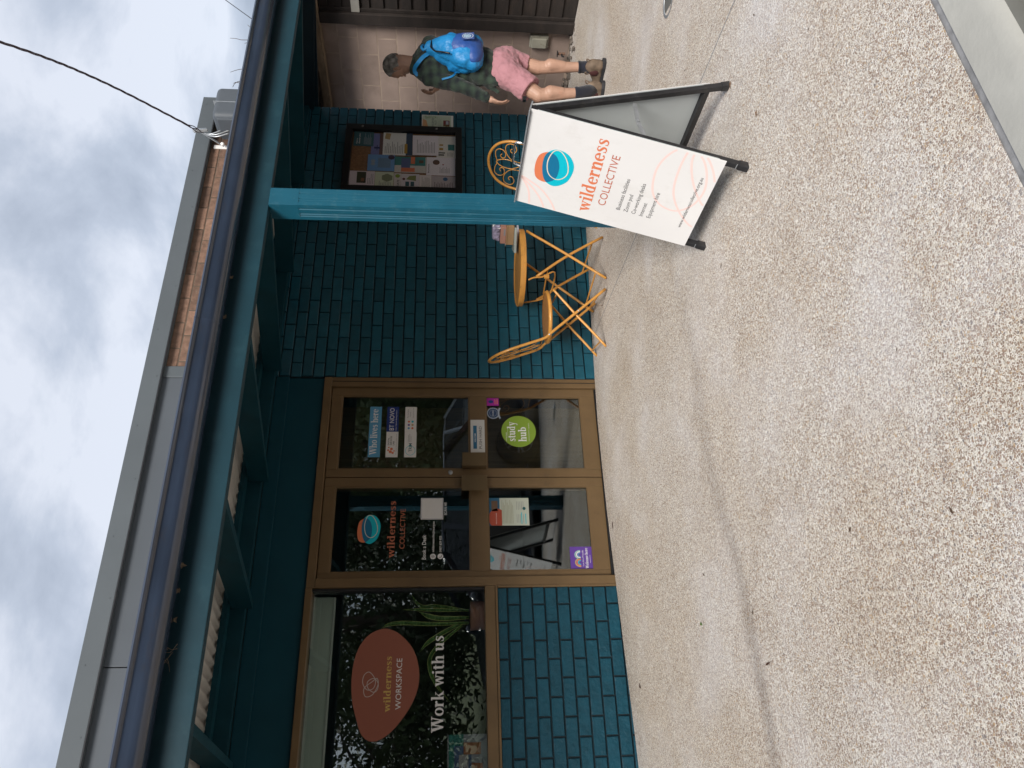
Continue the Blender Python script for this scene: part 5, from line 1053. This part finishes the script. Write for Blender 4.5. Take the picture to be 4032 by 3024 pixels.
# plaid flannel shirt, open and hanging
M_shirt = bpy.data.materials.new('dark green plaid flannel'); M_shirt.use_nodes = True; t = M_shirt.node_tree; b = t.nodes['Principled BSDF']; b.inputs['Roughness'].default_value = .9; b.inputs['Sheen Weight'].default_value = .15
tcn = t.nodes.new('ShaderNodeTexCoord'); dn = t.nodes.new('ShaderNodeTexNoise'); dn.inputs['Scale'].default_value = 6; t.links.new(tcn.outputs['Object'], dn.inputs['Vector'])
dm = t.nodes.new('ShaderNodeVectorMath'); dm.operation = 'MULTIPLY_ADD'; dm.inputs[1].default_value = (.05, .05, .05); t.links.new(dn.outputs['Color'], dm.inputs[0]); t.links.new(tcn.outputs['Object'], dm.inputs[2])
val = None
for ax, scl in (('X', 4.6), ('Z', 4.2)):
    wv = t.nodes.new('ShaderNodeTexWave'); wv.bands_direction = ax; wv.inputs['Scale'].default_value = scl; wv.inputs['Distortion'].default_value = .4; wv.wave_profile = 'SIN'; t.links.new(dm.outputs[0], wv.inputs['Vector'])
    if val is None: val = wv.outputs['Fac']
    else:
        m_ = t.nodes.new('ShaderNodeMath'); m_.operation = 'MULTIPLY_ADD'; m_.inputs[1].default_value = .5; t.links.new(val, m_.inputs[0]); h_ = t.nodes.new('ShaderNodeMath'); h_.operation = 'MULTIPLY'; h_.inputs[1].default_value = .5; t.links.new(wv.outputs['Fac'], h_.inputs[0]); t.links.new(h_.outputs[0], m_.inputs[2]); val = m_.outputs[0]
cr = t.nodes.new('ShaderNodeValToRGB'); cr.color_ramp.elements[0].position = .05; cr.color_ramp.elements[0].color = (.006, .010, .013, 1); cr.color_ramp.elements[1].position = .9; cr.color_ramp.elements[1].color = (.030, .052, .035, 1)
t.links.new(val, cr.inputs[0]); t.links.new(cr.outputs[0], b.inputs['Base Color'])
bn_ = t.nodes.new('ShaderNodeTexNoise'); bn_.inputs['Scale'].default_value = 14; t.links.new(tcn.outputs['Object'], bn_.inputs['Vector']); bp = t.nodes.new('ShaderNodeBump'); bp.inputs['Distance'].default_value = .02; bp.inputs['Strength'].default_value = .6; t.links.new(bn_.outputs[0], bp.inputs['Height']); t.links.new(bp.outputs[0], b.inputs['Normal'])
sh = MB(); sh.ball(chest, (.185, .125, .19), BM); sh.caps(chest, belly, .145, .142); sh.caps(belly, ph_(1900, 262, 0), .142, .150)
sh.ball(ph_(1888, 262, .0), (.178, .150, .14), BM); sh.caps(shL, elL, .068, .058); sh.caps(elL, elL.lerp(wrL, .93), .058, .044); sh.caps(shR, elR, .068, .058); sh.caps(elR, elR.lerp(wrR, .9), .056, .042)
sh.caps(chest, shL, .095, .072); sh.caps(chest, shR, .095, .072); sh.caps(ph_(1655, 258, .01), chest, .085, .12); sh.caps(ph_(1648, 240, .03), shR, .065, .065); sh.caps(ph_(1650, 276, -.02), shL, .06, .064)
# the open front flap blowing forward
for a, c, r0, r1 in ((ph_(1840, 290, -.02), ph_(1940, 330, -.02), .07, .035), (ph_(1900, 318, .0), ph_(1962, 362, .01), .035, .018), (ph_(1880, 300, -.04), ph_(1952, 318, -.05), .06, .045)): sh.caps(a, c, r0, r1)
blob('shirt', sh, .0075, M_shirt, MAN, 5, .6, (.022, .07))
co = MB(); co.lathe(ph_(1636, 259, .0), [(.070, -.012), (.074, .018), (.067, .040), (.060, .036), (.062, .0)], (ph_(1612, 259, 0)-ph_(1660, 262, 0)), 26, False); co.build('collar', M_shirt, MAN, smooth=True)
MB().lathe(wrL-hd*.022, [(.040, -.012), (.043, .0), (.040, .012), (.032, .012)], hd, 18).build('cuff', M_shirt, MAN, smooth=True)
# shorts
so_ = MB(); so_.ball(ph_(1972, 262, 0), (.165, .135, .13), BM)
def shortleg(h_, hem, r0, r1, ext=0):
    d = (hem-h_).normalized(); so_.lathe(h_, [(r0*.6, -.06), (r0, 0), ((r0+r1)/2*1.03, (hem-h_).length*.5), (r1, (hem-h_).length), (r1*.5, (hem-h_).length-.004)], d, 22)
shortleg(ph_(2005, 292, -.05), ph_(2088, 356, -.085), .105, .106); shortleg(ph_(1998, 238, .06), ph_(2076, 260, .085), .100, .082)
so_.caps(ph_(1990, 300, -.03), ph_(2020, 320, -.05), .10, .09)
so_.caps(hipL, hipL.lerp(knL, .45), .115, .10); so_.caps(hipR, hipR.lerp(knR, .42), .112, .09); so_.caps(hipL, hipR, .115, .115)
blob('shorts', so_, .0065, M_pink, MAN, 3, .5, (.020, .045))
tg = ph_(2066, 386, -.085-.118); MB().box(-.013, .013, -.001, .001, -.013, .013); q = MB(); e1 = RT*.9-FH*.1; e2 = UP
q.add([tg-e1*.016-e2*.014, tg+e1*.016-e2*.014, tg+e1*.016+e2*.014, tg-e1*.016+e2*.014, tg-e1*.016-e2*.014+FH*.05, tg+e1*.016-e2*.014+FH*.05, tg+e1*.016+e2*.014+FH*.05, tg-e1*.016+e2*.014+FH*.05], [(0, 1, 2, 3), (4, 7, 6, 5), (0, 4, 5, 1), (1, 5, 6, 2), (2, 6, 7, 3), (3, 7, 4, 0)]).build('hem_label', M_blacknb, MAN)
# socks and elastic sided boots
for a_, k_, b_, fd, nm in ((anR, knR, bR, fdR, ''), (anL, knL, bL, fdL, '')):
    u = (k_-a_).normalized(); top_ = a_+u*.030; low = b_+UP*.085-fd*.025
    sk = MB().tube([top_+u*.012, top_, top_-u*.02, a_.lerp(low, .5), low], [.046, .051, .047, .050, .050], 18); sk.build('sock', M_sock, MAN, smooth=True)
    bt = MB(); bt.caps(b_+UP*.105-fd*.045, b_+UP*.05-fd*.045, .048, .046); bt.caps(b_+UP*.052-fd*.05, b_+UP*.045+fd*.09, .043, .040); bt.caps(b_+UP*.045+fd*.09, b_+UP*.040+fd*.175, .043, .034); bt.caps(b_+UP*.10-fd*.02, b_+UP*.06+fd*.06, .042, .040)
    bt.caps(b_+UP*.115-fd*.03, b_+UP*.09-fd*.01, .046, .045)
    o = blob('boot', bt, .006, M_boot, MAN, 3, .5)
    so2 = MB(); n_ = UP.cross(fd); pts = [(-.105, .0), (-.095, .032), (-.05, .044), (.03, .036), (.09, .043), (.16, .044), (.205, .028), (.218, .0), (.205, -.028), (.16, -.042), (.09, -.042), (.03, -.034), (-.05, -.042), (-.095, -.032)]
    so2.prism([b_+fd*a+n_*c+UP*.001 for a, c in pts], UP*.026); so2.build('sole', M_sole, o, bevel=.003)
    for sd_ in (-1, 1): MB().ball(b_+UP*.088+fd*.002+n_*sd_*.040, (.028, .010, .038), frame(n_, UP).transposed() if False else Matrix((fd, n_, UP)).transposed(), 14, 10).build('elastic_panel', M_boot2, o, smooth=True)
    MB().tube([b_+UP*.125-fd*.085, b_+UP*.160-fd*.098, b_+UP*.150-fd*.075, b_+UP*.13-fd*.075], .005, 8, smooth=4).build('pull_tab', M_boot, o, smooth=True)
    MB().tube([b_+UP*.12+fd*.012, b_+UP*.155+fd*.03, b_+UP*.14+fd*.045, b_+UP*.11+fd*.03], .005, 8, smooth=4).build('pull_tab', M_boot, o, smooth=True)
# ---- backpack
BP = thing('backpack', 'bright blue drawstring backpack with a darker blue pocket worn by the man', 'backpack', ph_(1900, 215, -.18))
bk = MB(); dn_ = -.165
bk.caps(ph_(1700, 190, dn_+.03), ph_(1775, 192, dn_-.0), .062, .120); bk.ball(ph_(1830, 205, dn_-.01), (.162, .105, .135), BM); bk.ball(ph_(1858, 222, dn_), (.148, .092, .095), BM); bk.ball(ph_(1850, 176, dn_-.005), (.09, .085, .11), BM)
bk.caps(ph_(1740, 215, dn_+.03), ph_(1830, 250, dn_+.03), .07, .08); bk.caps(ph_(1785, 262, dn_+.05), ph_(1806, 281, dn_+.06), .05, .020); bk.caps(ph_(1862, 262, dn_+.03), ph_(1882, 250, dn_+.02), .05, .04)
blob('bag', bk, .0065, M_cyan, BP, 9, .65, (.014, .06))
pk_ = MB()
pk_.ball(ph_(1828, 178, dn_-.040), (.112, .080, .150), BM); pk_.ball(ph_(1862, 205, dn_-.030), (.135, .080, .085), BM); pk_.ball(ph_(1800, 176, dn_-.040), (.085, .07, .13), BM)
blob('front_pocket', pk_, .006, M_royal, BP, 14, .7)
ec = ph_(1843, 152, dn_-.10); en = (ph_(1843, 152, -.4)-ph_(1843, 158, 0)).normalized()*1; en = (CAM-ec).normalized()*.55+RT*.65+UP*.05; en.normalize(); eu = (UP-en*en.z).normalized(); er = eu.cross(en)
eb = Plane(ec+en*.022, er, eu, en); o = eb.shape('emblem_patch', [(-.055, -.050), (.055, -.050), (.055, .050), (-.055, .050)], ink('patch blue', (.05, .09, .28)), BP, 0)
eb.line('emblem', spiral((0, 0), .030, .003, .5, 2.3, 40), .006, ink('emblem pale', (.55, .75, .85)), BP, .0012, False, 2); eb.line('emblem', CIR(0, 0, .041, 30), .003, ink('emblem pale', (.55, .75, .85)), BP, .0012, True, 2)
eb.rects('fine_print', [(.041*math.cos(a)-.003, .041*math.cos(a)+.003, .041*math.sin(a)-.003, .041*math.sin(a)+.003) for a in [i*.39 for i in range(16)]], I_wh, BP, .0014)
st = MB()
def strap(pts, wd_=.030, th=.006):
    P = spline([ph_(*q) for q in pts], 6); L = []
    for i, p in enumerate(P):
        d = (P[min(i+1, len(P)-1)]-P[max(i-1, 0)]).normalized(); vv = (CAM-p).normalized(); s_ = d.cross(vv).normalized(); L.append((p-s_*wd_/2, p+s_*wd_/2, p+s_*wd_/2-vv*.02, p-s_*wd_/2-vv*.02))
    mb = MB(); 
    for l_ in L: mb.v += list(l_)
    for i in range(len(L)-1):
        for k in range(4): mb.f.append([i*4+k, i*4+(k+1) % 4, i*4+4+(k+1) % 4, i*4+4+k])
    mb.f += [[3, 2, 1, 0], [len(mb.v)-4+k for k in range(4)]]; return mb
strap([(1690, 208, -.15), (1664, 226, -.16), (1644, 250, -.145), (1633, 268, -.11), (1634, 284, -.08), (1646, 296, -.07)]).build('strap', M_cyan, BP, smooth='auto')
strap([(1800, 280, -.10), (1780, 300, -.155), (1740, 312, -.155)], .014).build('lower_strap', M_cyan, BP, smooth='auto')
for pts in ([(1700, 160, -.18), (1697, 178, -.22), (1697, 186, -.23), (1712, 200, -.25), (1730, 203, -.265), (1755, 206, -.285), (1772, 210, -.29)], [(1660, 184, -.13), (1668, 192, -.16), (1676, 205, -.17)]): MB().tube([ph_(*q) for q in pts], .006, 8, smooth=4).build('drawcord', M_blacknb, BP, smooth=True)
MB().tube([ph_(*q) for q in [(1668, 178, -.10), (1660, 186, -.14), (1668, 196, -.16), (1680, 190, -.17), (1690, 178, -.15)]], .012, 8, smooth=4).build('gathered_neck', M_cyan, BP, smooth=True)

# ================================================================ ACROSS THE FOOTPATH: parked cars, trees (mirrored in the glass)
def parked_car(label, x, y, yaw, paint, len_=4.5, hgt=1.45):
    C_ = thing('parked_car', label, 'car', (x, y, -.25), 'cars parked along the street'); Rz = Matrix.Rotation(yaw, 3, 'Z'); g = lambda a, b_, c: Vector((x, y, -.25))+Rz@Vector((a, b_, c))
    hl = len_/2; W2 = .88
    low = [(-hl, .35), (-hl+.04, .62), (-hl+.12, .86), (-hl+.5, .93), (-.55+.2, .98), (.9, .95), (hl-.55, .84), (hl-.12, .70), (hl, .52), (hl-.02, .30), (hl-.15, .20), (-hl+.15, .20)]
    mb = MB(); n = len(low)
    for b_, k in ((-W2, .93), (-W2-.03, .97), (W2+.03, .97), (W2, .93)):
        for a, c in low: mb.v.append(g(a*(1 if abs(b_) < W2+.01 else 1), b_*(1-.10*max(0, abs(a)-hl+.8)), c))
    mb.v = []; secs = [(-W2+.05, .985, .02), (-W2, 1, 0), (W2, 1, 0), (W2-.05, .985, .02)]
    for b_, k, dz in secs:
        for a, c in low: mb.v.append(g(a*k, b_*(1-.12*max(0, abs(a)-hl+.7)), c-dz if c > .5 else c+dz))
    for i in range(3):
        for k in range(n): mb.f.append([i*n+k, i*n+(k+1) % n, (i+1)*n+(k+1) % n, (i+1)*n+k])
    mb.f += [list(range(n))[::-1], [3*n+k for k in range(n)]]; o = mb.build('body', paint, C_, smooth='auto'); bv = o.modifiers.new('b', 'BEVEL'); bv.width = .03; bv.segments = 3
    top = [(-hl+.35, .93), (-hl+.95, hgt-.03), (-.2, hgt), (.25, hgt-.04), (1.05, .94)]
    mb = MB(); 
    for b_, kk in ((-W2+.06, 0), (-W2+.22, 1), (W2-.22, 1), (W2-.06, 0)):
        for a, c in top: mb.v.append(g(a, (b_ if c < 1 else math.copysign(W2-.22, b_)), c))
    n2 = 5
    mb2 = MB(); 
    for b_ in (-1, 1):
        for a, c in top: mb2.v.append(g(a, b_*(W2-.06 if c < 1 else W2-.20), c))
    mb2.f = [[k, k+1, n2+k+1, n2+k] for k in (1, 2)]; mb2.build('roof', paint, C_, smooth='auto').modifiers.new('s', 'SOLIDIFY').thickness = .03
    for k, nm in ((0, 'rear_window'), (3, 'windscreen')):
        q = MB(); q.add([mb2.v[k], mb2.v[k+1], mb2.v[n2+k+1], mb2.v[n2+k]], [(0, 1, 2, 3)]); q.build(nm, M_cargl, C_)
    for b_ in (-1, 1):
        for a0, a1, t0, t1 in ((-hl+.42, -.12, -hl+.98, -.17), (-.04, .98, -.12, .22)):
            yb, yt = b_*(W2-.055), b_*(W2-.20); q = MB(); q.add([g(a0, yb, .95), g(a1, yb, .95), g(t1, yt, hgt-.06), g(t0, yt, hgt-.06)], [(0, 1, 2, 3)]); q.build('side_window', M_cargl, C_)
        q = MB(); q.bar(g(-.08, b_*(W2-.05), .94), g(-.15, b_*(W2-.19), hgt-.03), .08, .05); q.bar(g(1.03, b_*(W2-.07), .94), g(.24, b_*(W2-.20), hgt-.03), .07, .06); q.bar(g(-hl+.37, b_*(W2-.07), .94), g(-hl+.95, b_*(W2-.2), hgt-.03), .12, .06); q.build('pillar', paint, C_)
        q = MB(); q.ball(g(.92, b_*(W2+.09), 1.0), (.07, .10, .07), Rz, 12, 8); q.build('mirror', paint, C_, smooth=True)
        q = MB(); q.ball(g(hl-.10, b_*(W2-.22), .66), (.10, .17, .07), Rz, 12, 8); q.build('headlight', M_steel, C_, smooth=True)
        q = MB(); q.ball(g(-hl+.06, b_*(W2-.16), .74), (.07, .12, .09), Rz, 12, 8); q.build('tail_light', ink('lamp red', (.5, .02, .02)), C_, smooth=True)
        for a in (-hl+.85, hl-.88):
            ax = Rz@Vector((0, b_, 0)); c = g(a, b_*(W2-.10), .325); wt = thing('wheel', None, None, c); wt.parent = C_; wt.location = c-WO[C_.name]
            MB().lathe(c, [(.20, -.10), (.31, -.10), (.325, -.07), (.325, .09), (.31, .125), (.22, .135), (.215, .10)], ax, 36).build('tyre', M_sole, wt, smooth='auto')
            q = MB(); q.lathe(c, [(.212, .06), (.222, .12), (.212, .126), (.205, .11)], ax, 32, False); q.lathe(c, [(.05, .08), (.045, .115), (.0005, .118)], ax, 16)
            u = ax.orthogonal().normalized(); v_ = ax.cross(u)
            for s5 in range(5):
                for dd in (-.18, .18):
                    an = s5*2*math.pi/5; q.bar(c+ax*.105+(u*math.cos(an)+v_*math.sin(an))*.03, c+ax*.11+(u*math.cos(an+dd)+v_*math.sin(an+dd))*.212, .028, .02, ax)
            q.build('rim', M_galv, wt, smooth='auto'); MB().lathe(c, [(.20, .0), (.20, .02), (.0005, .02)], ax, 24).build('brake_disc', M_black, wt)
    return C_
P_dark = mat('dark blue grey car paint', (.012, .016, .026), .25, coat=1); P_silver = mat('silver car paint', (.40, .42, .44), .3, metal=.5, coat=.8); P_blue = mat('blue car paint', (.03, .06, .14), .25, coat=1)
parked_car('dark blue grey hatchback parked at the kerb facing the shop doors', .55, -6.0, math.pi, P_dark)
parked_car('silver sedan parked on the far side of the road', 5.2, -11.9, 0, P_silver, 4.7, 1.42)
parked_car('blue sedan parked on the far side opposite the window', -6.0, -11.9, 0, P_blue, 4.6, 1.45)
def tree(x, y, h, cr, n, label, m, seed, low=.25):
    T_ = thing('street_tree', label, 'tree', (x, y, -.15), 'trees across the road'); r = random.Random(seed); tk = MB(); b0 = Vector((x, y, -.2))
    tk.tube([b0, b0+Vector((.1, 0, h*.25)), b0+Vector((.0, .15, h*.5)), b0+Vector((.1, .1, h*.8))], [.22*h/7, .05*h/7], 12, smooth=3)
    cl = []
    for i in range(26):
        a = r.uniform(0, 6.28); zz = h*r.uniform(low, .98); rr_ = cr*math.sqrt(max(.08, 1-((zz/h-.58)/.5)**2))*r.uniform(.35, .95); c = b0+Vector((rr_*math.cos(a), rr_*math.sin(a), zz)); cl.append(c)
        tk.tube([b0+Vector((0, .1, zz*.6)), (b0+Vector((0, .1, zz*.75))).lerp(c, .5), c], [.06, .015], 6, smooth=3)
    tk.build('trunk', M_bark, T_, smooth=True); lf = MB()
    for i in range(n):
        c = r.choice(cl); d = Vector((r.gauss(0, 1), r.gauss(0, 1), r.gauss(0, .8)))*cr*.215; p = c+d; s_ = r.uniform(.07, .15); u = Vector((r.gauss(0, 1), r.gauss(0, 1), r.gauss(0, 1))).normalized(); v_ = u.orthogonal().normalized()*s_*.45; u = u*s_
        k = len(lf.v); lf.v += [p-u, p+v_, p+u, p-v_]; lf.f.append([k, k+1, k+2, k+3])
    lf.build('crown', m, T_, recalc=False); return T_
rt_ = random.Random(9)
for i, (x, y, h, c, m) in enumerate([(-13, -16, 7.5, 3.4, 0), (-7.2, -17, 6.2, 2.8, 1), (-2.4, -16, 7.0, 3.0, 0), (2.2, -17.5, 8.2, 3.4, 1), (7.2, -16.5, 7.6, 3.5, 0), (12.4, -18, 9, 4.2, 1), (18, -17, 8, 3.8, 0), (-19, -18, 9, 4, 1)]):
    tree(x, y, h, c, 15000, ['broad tree across the road, far to the left of the door reflections', 'lower dark tree across the road beside the blue sedan', 'bushy tree across the road opposite the window', 'tall dark tree across the road opposite the doors', 'spreading tree across the road behind the silver sedan', 'tallest tree across the road beyond the silver sedan', 'outermost tree on the right across the road', 'outermost tree on the left across the road'][i], (M_leaf, M_leaf2)[m], i+3, .12)

for i, (x, y, h, c) in enumerate([(-24, -25, 9, 5), (-15, -24, 8, 5), (-7, -25, 8.5, 5), (7, -25, 9, 5), (14, -24, 9, 5), (22, -25, 10, 6)]):
    tree(x, y, h, c, 17000, ['far left tree of the back row beyond the road', 'second tree from the left in the back row', 'back row tree behind the lower dark tree', 'back row tree behind the spreading tree', 'back row tree behind the tallest tree', 'far right tree of the back row beyond the road'][i], M_leaf2, 40+i, .05)
for k, (x, y) in enumerate([(640, 2590), (505, 3010)]):
    c = at_y(x, y, -2.212); r_ = random.Random(k); mb = MB()
    for j in range(9):
        a = c+Vector((r_.uniform(-.05, .05), 0, r_.uniform(-.02, .02))); d = Vector((r_.gauss(0, .04), r_.uniform(-.01, 0), -abs(r_.gauss(0, .035)))); mb.tube([a, a+d*.5+Vector((r_.gauss(0, .008), 0, 0)), a+d], [.0011, .0006], 5, smooth=3)
    tag(mb.build('straw_wisp', M_wood, smooth=True), ['wisp of dry straw hanging from the gutter above the window', 'thin wisp of dry straw under the gutter at the near edge of view'][k], 'straw', 'straw under the gutter', 'stuff')

r_ = random.Random(12); mb = MB()
for i in range(150):
    if i < 85: x, y = r_.uniform(-3.6, 3.6), -abs(r_.gauss(0, .07))-.012
    else: x, y = r_.uniform(-3, 3.4), r_.uniform(-4.1, -.2)
    if -1.6 < x < -.05 and y > -.03: y -= .03
    c = Vector((x, y, gz(x, y)+.0025)); a = r_.uniform(0, 6.28); L = r_.uniform(.004, .014); d = Vector((math.cos(a), math.sin(a), .05))*L; e_ = Vector((-d.y, d.x, 0))*.4
    mb.add([c-d, c+e_, c+d, c-e_], [(0, 1, 2, 3)])
tag(mb.build('leaf_litter', ink('litter brown', (.09, .055, .035)), recalc=False), 'tiny dry leaf fragments scattered on the path and along the wall foot', 'leaf litter', kind='stuff')
